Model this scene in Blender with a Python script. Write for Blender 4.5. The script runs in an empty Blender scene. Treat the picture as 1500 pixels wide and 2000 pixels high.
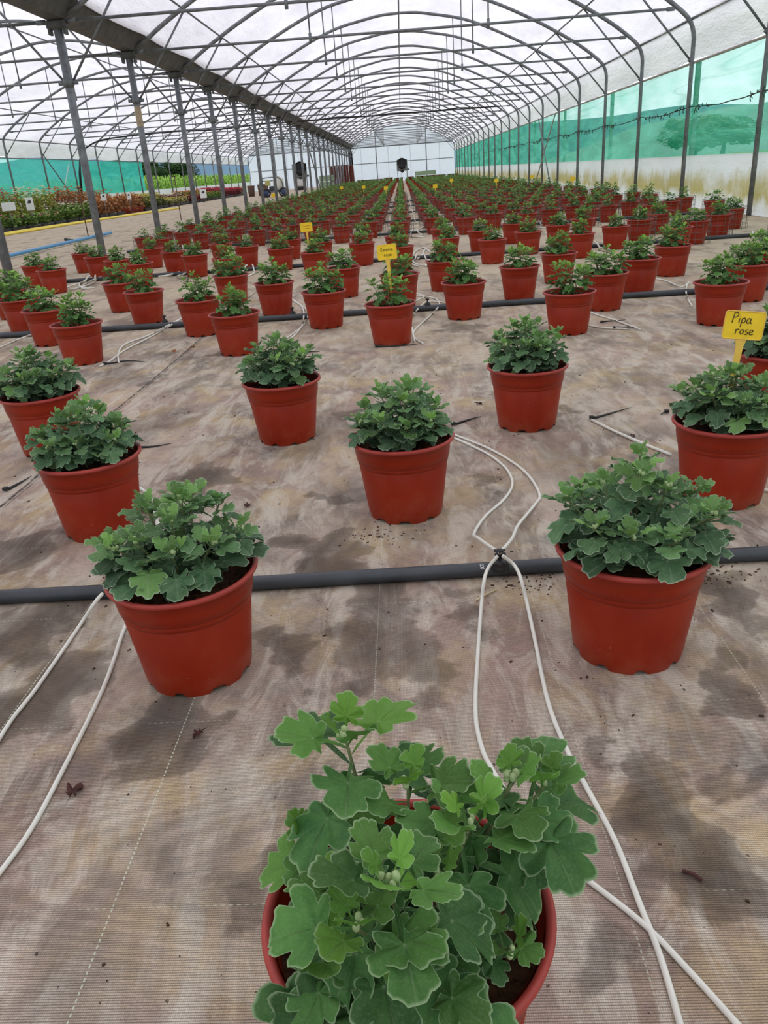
import bpy, math, random
import numpy as np
from mathutils import Vector, Matrix

# ------------------------------------------------------------------ camera, sky, exposure
scene = bpy.context.scene
COL = scene.collection
CAM_Z = 0.90
F_PX, PITCH, ROLL, YAW = 1522.5, 0.4112, -0.0719, -0.0486
def cam_axes():
    p, r, y = PITCH, ROLL, YAW
    fwd = np.array([math.sin(y)*math.cos(p), math.cos(y)*math.cos(p), -math.sin(p)])
    right = np.array([math.cos(y), -math.sin(y), 0.0]); up = np.cross(right, fwd)
    c, s = math.cos(r), math.sin(r)
    return c*right+s*up, -s*right+c*up, fwd
_r, _u, _f = cam_axes()
cam = bpy.data.cameras.new('camera'); camo = bpy.data.objects.new('camera', cam); COL.objects.link(camo)
camo.matrix_world = Matrix(((_r[0], _u[0], -_f[0], 0), (_r[1], _u[1], -_f[1], 0), (_r[2], _u[2], -_f[2], CAM_Z), (0, 0, 0, 1)))
cam.sensor_fit = 'VERTICAL'; cam.sensor_height = 36.0; cam.lens = 36.0*F_PX/2000.0
cam.clip_start = 0.02; cam.clip_end = 2000
scene.camera = camo

w = bpy.data.worlds.new('overcast_sky'); scene.world = w; w.use_nodes = True
nt = w.node_tree; bg = nt.nodes['Background']
g = nt.nodes.new('ShaderNodeTexCoord'); sp = nt.nodes.new('ShaderNodeSeparateXYZ'); cr = nt.nodes.new('ShaderNodeValToRGB')
nt.links.new(g.outputs['Generated'], sp.inputs[0]); nt.links.new(sp.outputs['Z'], cr.inputs[0]); nt.links.new(cr.outputs[0], bg.inputs[0])
cr.color_ramp.elements[0].position = 0.0; cr.color_ramp.elements[0].color = (1.40, 1.48, 1.64, 1)
cr.color_ramp.elements[1].position = 0.7; cr.color_ramp.elements[1].color = (0.97, 0.98, 1.03, 1)
bg.inputs[1].default_value = 1.22
sun = bpy.data.lights.new('hazy_sun', 'SUN'); sun.energy = 1.0; sun.angle = math.radians(25); sun.color = (1, 0.97, 0.92)
suno = bpy.data.objects.new('hazy_sun', sun); COL.objects.link(suno); suno.rotation_euler = (math.radians(18), math.radians(14), 0)
vs = scene.view_settings
scene.display_settings.display_device = 'sRGB'
vs.view_transform = 'Standard'; vs.look = 'None'; vs.gamma = 1.0; vs.exposure = 0.0; vs.use_curve_mapping = False
try:
    scene.cycles.transparent_max_bounces = 16; scene.cycles.max_bounces = 10; scene.cycles.diffuse_bounces = 6
    scene.cycles.transmission_bounces = 8
except Exception: pass

# ------------------------------------------------------------------ helpers
def lin(c):
    return tuple(((v/255.0)/12.92 if v/255.0 <= 0.04045 else ((v/255.0+0.055)/1.055)**2.4) for v in c)+(1.0,)
class NT:
    def __init__(s, m): s.m = m; s.t = m.node_tree; s.out = s.t.nodes['Material Output']; s.b = s.t.nodes.get('Principled BSDF')
    def n(s, typ, **k):
        o = s.t.nodes.new(typ)
        for a, v in k.items(): setattr(o, a, v)
        return o
    def l(s, a, b): s.t.links.new(a, b)
    def math(s, op, a, b=None, c=None):
        o = s.n('ShaderNodeMath', operation=op)
        for i, v in enumerate((a, b, c)):
            if v is None: continue
            if isinstance(v, (int, float)): o.inputs[i].default_value = v
            else: s.l(v, o.inputs[i])
        return o.outputs[0]
    def mix(s, fac, a, b, blend='MIX'):
        o = s.n('ShaderNodeMix', data_type='RGBA', blend_type=blend)
        for i, v in ((0, fac), (6, a), (7, b)):
            if isinstance(v, (int, float)): o.inputs[i].default_value = v
            elif isinstance(v, tuple): o.inputs[i].default_value = v
            else: s.l(v, o.inputs[i])
        return o.outputs[2]
    def noise(s, scale, detail=3, rough=.55, vec=None, dist=0):
        o = s.n('ShaderNodeTexNoise'); o.inputs['Scale'].default_value = scale; o.inputs['Detail'].default_value = detail
        o.inputs['Roughness'].default_value = rough; o.inputs['Distortion'].default_value = dist
        if vec is not None: s.l(vec, o.inputs['Vector'])
        return o.outputs['Fac']
    def ramp(s, fac, stops):
        o = s.n('ShaderNodeValToRGB'); e = o.color_ramp.elements
        while len(e) < len(stops): e.new(0.5)
        for i, (p, c) in enumerate(stops):
            e[i].position = p; e[i].color = c if isinstance(c, tuple) else (c, c, c, 1)
        s.l(fac, o.inputs[0]); return o.outputs[0]
    def bump(s, h, strength, dist=0.01):
        o = s.n('ShaderNodeBump'); o.inputs['Strength'].default_value = strength; o.inputs['Distance'].default_value = dist
        s.l(h, o.inputs['Height']); return o.outputs[0]
MATS = {}
def mat(name, col, rough=.6, metal=0.0, vary=.12, scale=20, bump=0.0, spec=.5, col2=None, obj=True, rvary=0):
    if name in MATS: return MATS[name]
    m = bpy.data.materials.new(name); m.use_nodes = True; k = NT(m); MATS[name] = m
    tc = k.n('ShaderNodeTexCoord'); v = tc.outputs['Object' if obj else 'Generated']
    nf = k.noise(scale, 4, .6, v)
    c = lin(col); c2 = lin(col2) if col2 else tuple(x*(1-vary*2) for x in c[:3])+(1,)
    c1 = c if col2 else tuple(min(1, x*(1+vary)) for x in c[:3])+(1,)
    f = k.ramp(nf, [(.3, 0.0), (.7, 1.0)])
    out = k.mix(f, c2, c1)
    k.l(out, k.b.inputs['Base Color'])
    k.b.inputs['Roughness'].default_value = rough; k.b.inputs['Metallic'].default_value = metal
    k.b.inputs['Specular IOR Level'].default_value = spec
    if bump: k.l(k.bump(nf, bump), k.b.inputs['Normal'])
    return m

class MB:
    """collects shapes, builds ONE mesh object"""
    def __init__(s): s.v = []; s.f = []; s.a = []; s.mi = []; s.m = 0
    def add(s, v, f, a=None):
        o = len(s.v); s.v += [tuple(map(float, p)) for p in v]; s.f += [tuple(i+o for i in q) for q in f]
        s.a += (a if a is not None else [(0, 0, 0)]*len(v)); s.mi += [s.m]*len(f)
    def box(s, c, d, rz=0.0, bev=0.0):
        x, y, z = d[0]/2, d[1]/2, d[2]/2; C, S = math.cos(rz), math.sin(rz)
        if bev <= 0:
            P = [(sx*x, sy*y, sz*z) for sz in (-1, 1) for sx, sy in ((-1, -1), (1, -1), (1, 1), (-1, 1))]
            F = [(3, 2, 1, 0), (4, 5, 6, 7), (0, 1, 5, 4), (1, 2, 6, 5), (2, 3, 7, 6), (3, 0, 4, 7)]
        else:
            b = min(bev, x*.9, y*.9, z*.9); P = []; F = []
            for zz, ins in ((-z, b), (-z+b, 0), (z-b, 0), (z, b)):
                X, Y = x-ins, y-ins
                P += [(-X+b, -Y, zz), (X-b, -Y, zz), (X, -Y+b, zz), (X, Y-b, zz), (X-b, Y, zz), (-X+b, Y, zz), (-X, Y-b, zz), (-X, -Y+b, zz)]
            for k in range(3):
                for i in range(8): F.append((k*8+i, k*8+(i+1) % 8, k*8+8+(i+1) % 8, k*8+8+i))
            F.append(tuple(range(7, -1, -1))); F.append(tuple(range(24, 32)))
        s.add([(c[0]+p[0]*C-p[1]*S, c[1]+p[0]*S+p[1]*C, c[2]+p[2]) for p in P], F)
    def tube(s, pts, r, n=8, closed=False, caps=True, rr=None):
        pts = [np.array(p, float) for p in pts]; N = len(pts); V = []; F = []
        up = None
        for i, p in enumerate(pts):
            a = pts[(i-1) % N] if (closed or i > 0) else p; b = pts[(i+1) % N] if (closed or i < N-1) else p
            t = b-a; t = t/(np.linalg.norm(t)+1e-12)
            if up is None: up = np.array([0, 0, 1.0]) if abs(t[2]) < .9 else np.array([1.0, 0, 0])
            x = np.cross(up, t); x /= np.linalg.norm(x)+1e-12; up = np.cross(t, x)
            R = r if rr is None else rr[i]
            for k in range(n):
                q = 2*math.pi*k/n; V.append(p+(x*math.cos(q)+up*math.sin(q))*R)
        for i in range(N if closed else N-1):
            j = (i+1) % N
            for k in range(n): F.append((i*n+k, i*n+(k+1) % n, j*n+(k+1) % n, j*n+k))
        if caps and not closed: F.append(tuple(range(n-1, -1, -1))); F.append(tuple((N-1)*n+k for k in range(n)))
        s.add(V, F)
    def lathe(s, prof, n=32, c=(0, 0, 0), cap0=False, cap1=False, fn=None):
        V = []; F = []
        for j, (r, z) in enumerate(prof):
            for k in range(n):
                a = 2*math.pi*k/n; rr, zz = (r, z) if fn is None else fn(r, z, a, j)
                V.append((c[0]+rr*math.cos(a), c[1]+rr*math.sin(a), c[2]+zz))
        for j in range(len(prof)-1):
            for k in range(n): F.append((j*n+k, j*n+(k+1) % n, (j+1)*n+(k+1) % n, (j+1)*n+k))
        if cap0: F.append(tuple(range(n-1, -1, -1)))
        if cap1: F.append(tuple((len(prof)-1)*n+k for k in range(n)))
        s.add(V, F)
    def ell(s, c, r, n=8, m=6):
        V = [(c[0], c[1], c[2]-r[2])]; F = []
        for j in range(1, m):
            t = math.pi*j/m
            for k in range(n):
                a = 2*math.pi*k/n; V.append((c[0]+r[0]*math.sin(t)*math.cos(a), c[1]+r[1]*math.sin(t)*math.sin(a), c[2]-r[2]*math.cos(t)))
        V.append((c[0], c[1], c[2]+r[2]))
        for k in range(n): F.append((0, 1+(k+1) % n, 1+k)); F.append((len(V)-1, 1+(m-2)*n+k, 1+(m-2)*n+(k+1) % n))
        for j in range(m-2):
            for k in range(n): F.append((1+j*n+k, 1+j*n+(k+1) % n, 1+(j+1)*n+(k+1) % n, 1+(j+1)*n+k))
        s.add(V, F)
    def mesh(s, name, mats, smooth=True, attr=False):
        me = bpy.data.meshes.new(name); me.from_pydata(s.v, [], s.f)
        for m in (mats if isinstance(mats, (list, tuple)) else [mats]): me.materials.append(m)
        me.polygons.foreach_set('use_smooth', [smooth]*len(me.polygons))
        if len(me.materials) > 1: me.polygons.foreach_set('material_index', s.mi)
        if attr:
            at = me.attributes.new('leafdata', 'FLOAT_COLOR', 'POINT')
            at.data.foreach_set('color', np.array([(a[0], a[1], a[2], a[3] if len(a) > 3 else .5) for a in s.a], dtype=np.float32).ravel())
        me.update(); return me
    def build(s, name, mats, parent=None, smooth=True, attr=False):
        return link(name, s.mesh(name, mats, smooth, attr), parent)
def link(name, me, parent=None, loc=None, label=None):
    o = bpy.data.objects.new(name, me); COL.objects.link(o)
    if parent is not None: o.parent = parent
    if loc is not None: o.location = loc
    if label: o['label'] = label
    return o
def tag(o, label, cat, group=None, kind=None):
    o['label'] = label; o['category'] = cat
    if group: o['group'] = group
    if kind: o['kind'] = kind
    return o
def thing(name, label, cat, loc=(0, 0, 0), rz=0.0, group=None):
    o = bpy.data.objects.new(name, None); COL.objects.link(o); o.location = loc; o.rotation_euler = (0, 0, rz); o.empty_display_size = .1
    return tag(o, label, cat, group)
def struct(o): o['kind'] = 'structure'; return o
def copy_tree(o, parent=None):
    c = o.copy(); COL.objects.link(c)
    if parent is not None: c.parent = parent
    for ch in list(o.children): copy_tree(ch, c)
    return c
ORD = ['zeroth', 'first', 'second', 'third', 'fourth', 'fifth', 'sixth', 'seventh', 'eighth', 'ninth', 'tenth', 'eleventh', 'twelfth', 'thirteenth', 'fourteenth', 'fifteenth', 'sixteenth', 'seventeenth', 'eighteenth', 'nineteenth', 'twentieth', 'twenty-first', 'twenty-second', 'twenty-third', 'twenty-fourth', 'twenty-fifth', 'twenty-sixth', 'twenty-seventh', 'twenty-eighth', 'twenty-ninth', 'thirtieth']
def smoothpts(P, k=6):
    P = [np.array(p, float) for p in P]; Q = [2*P[0]-P[1]]+P+[2*P[-1]-P[-2]]; out = []
    for i in range(1, len(Q)-2):
        for j in range(k):
            t = j/k; a, b, c, d = Q[i-1:i+3]
            out.append(.5*((2*b)+(-a+c)*t+(2*a-5*b+4*c-d)*t*t+(-a+3*b-3*c+d)*t**3))
    out.append(P[-1]); return out

# ------------------------------------------------------------------ shell materials
def film_mat(name, col, dirt, dirtcol, algae=False, trans=.86):
    m = bpy.data.materials.new(name); m.use_nodes = True; k = NT(m)
    tc = k.n('ShaderNodeTexCoord'); v = tc.outputs['Object']
    mp = k.n('ShaderNodeMapping'); mp.inputs['Scale'].default_value = (1, .35, 1.6); k.l(v, mp.inputs[0])
    n1 = k.noise(1.3, 5, .6, mp.outputs[0]); n2 = k.noise(9, 4, .6, mp.outputs[0], 1.5)
    c = k.mix(k.math('MULTIPLY', k.ramp(n1, [(.35, 0.0), (.75, 1.0)]), dirt), lin(col), lin(dirtcol))
    if algae:
        s = k.n('ShaderNodeSeparateXYZ'); k.l(v, s.inputs[0])
        mp2 = k.n('ShaderNodeMapping'); mp2.inputs['Scale'].default_value = (1, 2.6, .9); k.l(v, mp2.inputs[0])
        n3 = k.noise(1.2, 6, .7, mp2.outputs[0])
        z = k.math('ADD', s.outputs['Z'], k.math('MULTIPLY', k.math('SUBTRACT', n3, .5), .55))
        band = k.ramp(z, [(.02, 0.0), (.14, .2), (.26, 1.0), (.42, .85), (.60, 0.0)])
        patch = k.ramp(k.noise(.9, 5, .65, v), [(.30, 0.0), (.52, 1.0)])
        c = k.mix(k.math('MULTIPLY', k.math('MULTIPLY', band, patch), .9), c, lin((184, 168, 84)))
    tr = k.n('ShaderNodeBsdfTranslucent'); df = k.n('ShaderNodeBsdfDiffuse'); gl = k.n('ShaderNodeBsdfGlossy'); gl.inputs['Roughness'].default_value = .35
    k.l(c, tr.inputs[0]); k.l(c, df.inputs[0])
    b = k.bump(k.math('ADD', n1, k.math('MULTIPLY', n2, .3)), .6, .12)
    for q in (tr, df, gl): k.l(b, q.inputs['Normal'])
    m1 = k.n('ShaderNodeMixShader'); m1.inputs[0].default_value = trans; k.l(df.outputs[0], m1.inputs[1]); k.l(tr.outputs[0], m1.inputs[2])
    m2 = k.n('ShaderNodeMixShader'); m2.inputs[0].default_value = .05; k.l(m1.outputs[0], m2.inputs[1]); k.l(gl.outputs[0], m2.inputs[2])
    k.l(m2.outputs[0], k.out.inputs[0]); return m
M_FILM = film_mat('white_roof_film', (235, 233, 238), .7, (196, 193, 201))
M_SIDE = film_mat('side_wall_film', (232, 240, 255), .35, (206, 216, 236), False, .92)
M_ALGAE = film_mat('stained_skirt_film', (238, 242, 246), .4, (212, 216, 212), True, .5)
M_GABLE = film_mat('gable_film', (236, 238, 255), .25, (226, 228, 248), False, .93)
def net_mat(name, col, opac, lightc):
    m = bpy.data.materials.new(name); m.use_nodes = True; k = NT(m)
    tc = k.n('ShaderNodeTexCoord'); v = tc.outputs['Object']
    mp = k.n('ShaderNodeMapping'); mp.inputs['Scale'].default_value = (1, .25, 1.5); mp.inputs['Rotation'].default_value = (.35, 0, 0); k.l(v, mp.inputs[0])
    n1 = k.noise(2.0, 6, .65, mp.outputs[0], .8)
    c = k.mix(k.ramp(n1, [(.3, 0.0), (.7, 1.0)]), lin(col), lin(lightc))
    tr = k.n('ShaderNodeBsdfTranslucent'); df = k.n('ShaderNodeBsdfDiffuse'); tp = k.n('ShaderNodeBsdfTransparent')
    k.l(c, tr.inputs[0]); k.l(c, df.inputs[0]); k.l(k.bump(n1, .5, .1), tr.inputs['Normal'])
    tp.inputs[0].default_value = (.85, 1, .95, 1)
    m1 = k.n('ShaderNodeMixShader'); m1.inputs[0].default_value = .6; k.l(df.outputs[0], m1.inputs[1]); k.l(tr.outputs[0], m1.inputs[2])
    lw = k.n('ShaderNodeLayerWeight'); lw.inputs[0].default_value = .5
    mpf = k.n('ShaderNodeMapping'); mpf.inputs['Scale'].default_value = (1, .07, 1.1); mpf.inputs['Rotation'].default_value = (-.5, 0, 0); k.l(v, mpf.inputs[0])
    nf = k.noise(2.2, 2, .5, mpf.outputs[0], .4)
    fold = k.ramp(k.math('ABSOLUTE', k.math('SUBTRACT', nf, .5)), [(0.0, 1.0), (.012, .5), (.03, 0.0)])
    # thread cover grows as the weave is seen at a slant
    fac = k.math('ADD', opac, k.math('MULTIPLY', k.math('POWER', lw.outputs['Facing'], 2.2), .95-opac))
    fac = k.math('MINIMUM', k.math('ADD', fac, k.math('MULTIPLY', k.math('SUBTRACT', n1, .5), .6)), 1.0)
    fac = k.math('MINIMUM', k.math('ADD', fac, k.math('MULTIPLY', fold, .10)), 1.0)
    m2 = k.n('ShaderNodeMixShader'); k.l(fac, m2.inputs[0]); k.l(tp.outputs[0], m2.inputs[1]); k.l(m1.outputs[0], m2.inputs[2])
    k.l(m2.outputs[0], k.out.inputs[0]); return m
M_NET = net_mat('green_shade_net', (14, 158, 118), .34, (120, 222, 194))
M_NETL = net_mat('green_shade_net_left', (60, 196, 182), .72, (96, 214, 200))
M_STEEL = mat('galvanised_steel', (122, 126, 128), .55, .3, .18, 12)
M_STEELD = mat('dull_galvanised_gutter', (92, 92, 90), .65, .2, .2, 5)
M_POSTM = mat('weathered_galvanised_post', (128, 132, 136), .6, .25, .22, 9)
M_OUTP = mat('outer_post_grey', (110, 120, 118), .7, 0, .1)

def floor_mat():
    m = bpy.data.materials.new('woven_ground_cover'); m.use_nodes = True; k = NT(m)
    tc = k.n('ShaderNodeTexCoord'); v = tc.outputs['Object']; s = k.n('ShaderNodeSeparateXYZ'); k.l(v, s.inputs[0])
    X, Y = s.outputs['X'], s.outputs['Y']
    mp = k.n('ShaderNodeMapping'); mp.inputs['Scale'].default_value = (1.6, .55, 1); mp.inputs['Rotation'].default_value = (0, 0, .12); k.l(v, mp.inputs[0])
    nA = k.noise(1.1, 6, .62, v); nB = k.noise(2.6, 6, .65, mp.outputs[0], .6); nC = k.noise(14, 5, .7, v); nD = k.noise(.35, 3, .5, v)
    nE = k.noise(60, 3, .7, v)
    c = k.mix(k.ramp(nB, [(.38, 0.0), (.60, 1.0)]), lin((124, 112, 101)), lin((192, 176, 158)))
    c = k.mix(k.ramp(nA, [(.42, 0.0), (.66, .8)]), c, lin((176, 144, 132)))
    c = k.mix(k.ramp(nC, [(.40, 0.0), (.72, .5)]), c, lin((118, 108, 98)))
    c = k.mix(k.ramp(k.noise(3.7, 6, .66, v, .3), [(.48, 0.0), (.66, .7)]), c, lin((196, 172, 128)))
    c = k.mix(k.ramp(k.noise(7.5, 6, .7, mp.outputs[0], .8), [(.46, 0.0), (.62, .75)]), c, lin((206, 196, 180)))
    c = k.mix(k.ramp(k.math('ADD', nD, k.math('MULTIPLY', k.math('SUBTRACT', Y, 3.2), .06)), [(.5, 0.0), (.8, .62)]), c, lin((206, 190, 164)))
    # water stains: explicit spots (attribute) roughened by noise, plus scattered ones in two tones
    at = k.n('ShaderNodeAttribute'); at.attribute_name = 'stain'
    n9 = k.noise(8, 6, .62, v)
    st = k.math('ADD', at.outputs['Fac'], k.math('MULTIPLY', k.math('SUBTRACT', n9, .5), .9))
    c = k.mix(k.ramp(st, [(.26, 0.0), (.34, .5), (.7, .8)]), c, lin((78, 66, 56)))
    c = k.mix(k.ramp(k.noise(2.3, 6, .6, mp.outputs[0], .5), [(.54, 0.0), (.60, .34), (.75, .6)]), c, lin((92, 78, 66)))
    c = k.mix(k.ramp(k.noise(3.1, 6, .62, v, .2), [(.56, 0.0), (.66, .45)]), c, lin((92, 90, 88)))
    # woven tape: rows across and threads along
    wy = k.math('POWER', k.math('ABSOLUTE', k.math('SINE', k.math('MULTIPLY', Y, math.pi/.0034))), .7)
    wx = k.math('ABSOLUTE', k.math('SINE', k.math('MULTIPLY', X, math.pi/.0026)))
    row = k.math('FLOOR', k.math('MULTIPLY', Y, 1/.0034))
    wn = k.noise(330, 1, .5, v)
    weave = k.math('MULTIPLY', k.math('ADD', k.math('MULTIPLY', wy, 1.0), .22), k.math('ADD', k.math('MULTIPLY', wx, .28), .80))
    weave = k.math('MULTIPLY', weave, k.math('ADD', .66, k.math('MULTIPLY', wn, .68)))
    cw = k.n('ShaderNodeCombineColor'); [k.l(weave, cw.inputs[i]) for i in range(3)]
    c = k.mix(.92, c, cw.outputs[0], 'MULTIPLY')
    # guide threads every 35 cm along, 39.5 cm across
    def line(coord, off, step, wid):
        d = k.math('SUBTRACT', k.math('FRACT', k.math('ADD', k.math('MULTIPLY', k.math('SUBTRACT', coord, off), 1/step), .5)), .5)
        return k.math('LESS_THAN', k.math('ABSOLUTE', d), wid/step)
    dash = k.math('GREATER_THAN', k.math('SINE', k.math('MULTIPLY', Y, 2*math.pi/.009)), -.2)
    dash2 = k.math('GREATER_THAN', k.math('SINE', k.math('MULTIPLY', X, 2*math.pi/.011)), 0)
    l1 = k.math('MULTIPLY', line(X, .245, .3465, .0011), dash)
    l2 = k.math('MULTIPLY', line(Y, .753, .395, .0009), dash2)
    wob = k.ramp(nB, [(.35, 0.15), (.6, 1.0)])
    c = k.mix(k.math('MULTIPLY', k.math('MULTIPLY', l1, wob), .8), c, lin((206, 212, 186)))
    c = k.mix(k.math('MULTIPLY', k.math('MULTIPLY', l2, wob), .5), c, lin((200, 204, 180)))
    # stitched seams between the cloth widths
    Xs = k.math('ADD', X, k.math('MULTIPLY', k.math('SUBTRACT', k.noise(1.2, 2, .5, v), .5), .03))
    for off, wd, a in ((-1.33, .006, .9), (-1.315, .003, .7)):
        d = k.math('LESS_THAN', k.math('ABSOLUTE', k.math('SUBTRACT', Xs, off)), wd)
        c = k.mix(k.math('MULTIPLY', k.math('MULTIPLY', d, k.ramp(k.noise(24, 4, .7, v), [(.38, .2), (.55, 1.0)])), a), c, lin((42, 38, 34)))
    dsp = k.math('GREATER_THAN', k.noise(85, 2, .5, v), .735)
    c = k.mix(k.math('MULTIPLY', dsp, .75), c, lin((48, 34, 24)))
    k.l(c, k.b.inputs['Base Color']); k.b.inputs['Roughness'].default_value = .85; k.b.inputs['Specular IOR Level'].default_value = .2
    h = k.math('ADD', k.math('MULTIPLY', weave, .12), k.math('ADD', k.math('MULTIPLY', nC, .6), k.math('MULTIPLY', nB, 1.2)))
    k.l(k.bump(h, .35, .012), k.b.inputs['Normal'])
    return m

TUBES=[
  ('centre upper left',[(0.198, 1.765), (0.154, 1.854), (0.144, 1.887), (0.185, 1.996), (0.251, 2.109), (0.29, 2.225), (0.287, 2.36), (0.247, 2.499), (0.187, 2.617), (0.13, 2.72)]),
  ('centre upper right',[(0.198, 1.765), (0.239, 1.844), (0.267, 1.927), (0.333, 2.06), (0.357, 2.129), (0.349, 2.281), (0.314, 2.418), (0.246, 2.574), (0.132, 2.756)]),
  ('centre lower left',[(0.191, 1.749), (0.159, 1.681), (0.139, 1.587), (0.11, 1.375), (0.084, 1.158), (0.084, 1.061), (0.096, 0.998), (0.123, 0.918), (0.154, 0.849), (0.179, 0.805), (0.255, 0.711), (0.292, 0.646), (0.329, 0.571)]),
  ('centre lower right',[(0.204, 1.748), (0.226, 1.693), (0.232, 1.602), (0.225, 1.384), (0.216, 1.164), (0.226, 1.027), (0.24, 0.94), (0.256, 0.843), (0.262, 0.736), (0.266, 0.66), (0.263, 0.567)]),
  ('left outer',[(-0.783, 1.652), (-0.786, 1.608), (-0.783, 1.458), (-0.782, 1.271), (-0.787, 1.169), (-0.78, 1.058)]),
  ('left inner',[(-0.683, 1.617), (-0.671, 1.469), (-0.654, 1.359), (-0.64, 1.237), (-0.631, 1.05), (-0.628, 0.901), (-0.642, 0.797)]),
  ('l3a',[(-0.968, 2.364), (-0.919, 2.37), (-0.847, 2.272), (-0.796, 2.16), (-0.738, 1.933), (-0.721, 1.697)]),
  ('l3b',[(-0.953, 2.317), (-0.892, 2.296), (-0.813, 2.174), (-0.743, 2.0), (-0.711, 1.75)]),
  ('m1',[(-1.753, 4.327), (-1.737, 4.452), (-1.75, 4.764), (-1.703, 5.204), (-1.684, 5.715), (-1.7, 6.075)]),
  ('m2',[(-1.666, 4.393), (-1.761, 4.665), (-1.812, 4.953), (-1.742, 5.216), (-1.701, 5.639), (-1.68, 5.998)]),
  ('m3',[(-2.706, 4.966), (-2.714, 5.347), (-2.685, 5.654), (-2.731, 6.088)]),
  ('m4',[(-2.457, 4.864), (-2.466, 5.151), (-2.468, 5.45), (-2.473, 5.742)]),
  ('m5',[(-0.746, 4.63), (-0.711, 4.968), (-0.714, 5.331), (-0.8, 6.01), (-0.976, 6.607)]),
  ('m6',[(-0.794, 4.644), (-0.734, 4.942), (-0.696, 5.364), (-0.753, 5.874), (-0.935, 6.45)]),
  ('m7',[(-0.023, 6.301), (0.096, 6.195), (0.207, 6.016), (0.224, 5.717), (0.164, 5.37), (0.086, 5.049), (0.026, 4.759), (0.035, 4.538), (0.073, 4.396)]),
  ('m8',[(0.006, 5.171), (0.063, 5.556), (0.134, 5.873), (0.244, 5.827), (0.303, 5.685)]),
  ('m9',[(0.013, 5.874), (0.084, 6.018), (0.127, 6.181), (0.019, 6.451)]),
  ('m9b',[(0.019, 4.896), (0.022, 4.649), (0.028, 4.452)]),
  ('r1',[(0.661, 2.819), (0.71, 2.673), (0.768, 2.526), (0.823, 2.403)]),
  ('r2',[(1.131, 5.161), (1.165, 4.953), (1.221, 4.734), (1.285, 4.419)]),
  ('r3',[(1.02, 4.669), (1.098, 4.529), (1.223, 4.455)]),
  ('r4',[(2.092, 6.042), (1.959, 5.696), (1.844, 5.316), (1.776, 5.026)]),
  ('r5',[(0.956, 2.088), (0.992, 2.071), (1.059, 2.031)]),
  ('r6',[(1.9, 6.352), (1.961, 6.167), (1.965, 5.825), (2.076, 5.993)]),
  ('b1',[(-3.626, 9.702), (-3.603, 8.978), (-3.476, 8.494), (-3.285, 8.208)]),
  ('b2',[(-3.513, 9.297), (-3.487, 8.747), (-3.351, 8.239), (-3.205, 8.208)]),
  ('b3',[(-2.631, 10.111), (-2.565, 9.47), (-2.642, 8.975), (-2.732, 8.886)]),
  ('b4',[(-2.565, 9.789), (-2.471, 9.216), (-2.498, 8.763)]),
  ('b5',[(0.077, 9.264), (0.128, 9.839), (0.235, 10.163), (0.292, 9.597)]),
  ('b6',[(0.058, 8.632), (0.174, 9.199), (0.242, 9.954)]),
  ('b7',[(0.07, 8.726), (0.133, 8.343), (0.27, 8.215)]),
  ('b8',[(0.152, 13.055), (0.306, 13.731), (0.365, 14.322)]),
  ('b9',[(0.114, 12.053), (0.237, 11.853), (0.297, 11.894)]),
]
STAKES=[
  ('s0',[(0.147, 2.841), (0.209, 2.894), (0.262, 2.931)]),
  ('s1',[(-1.065, 2.787), (-0.99, 2.786), (-0.928, 2.812)]),
  ('s2',[(-1.379, 2.399), (-1.36, 2.467), (-1.348, 2.528)]),
  ('s3',[(-1.73, 4.347), (-1.617, 4.406), (-1.474, 4.329)]),
  ('s4',[(-0.579, 4.315), (-0.503, 4.333)]),
  ('s5',[(0.661, 2.819), (0.74, 2.87), (0.837, 2.933)]),
  ('s6',[(1.154, 4.463), (1.309, 4.457)]),
  ('s7',[(1.126, 4.649), (1.278, 4.697)]),
  ('s8',[(-0.189, 4.363), (-0.031, 4.357), (0.072, 4.382)]),
  ('s9',[(-7.127, 17.256), (-6.431, 16.438)]),
  ('s10',[(0.945, 2.842), (0.916, 2.821)]),
  ('s11',[(-0.836, 2.157), (-0.797, 2.133)]),
]
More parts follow.
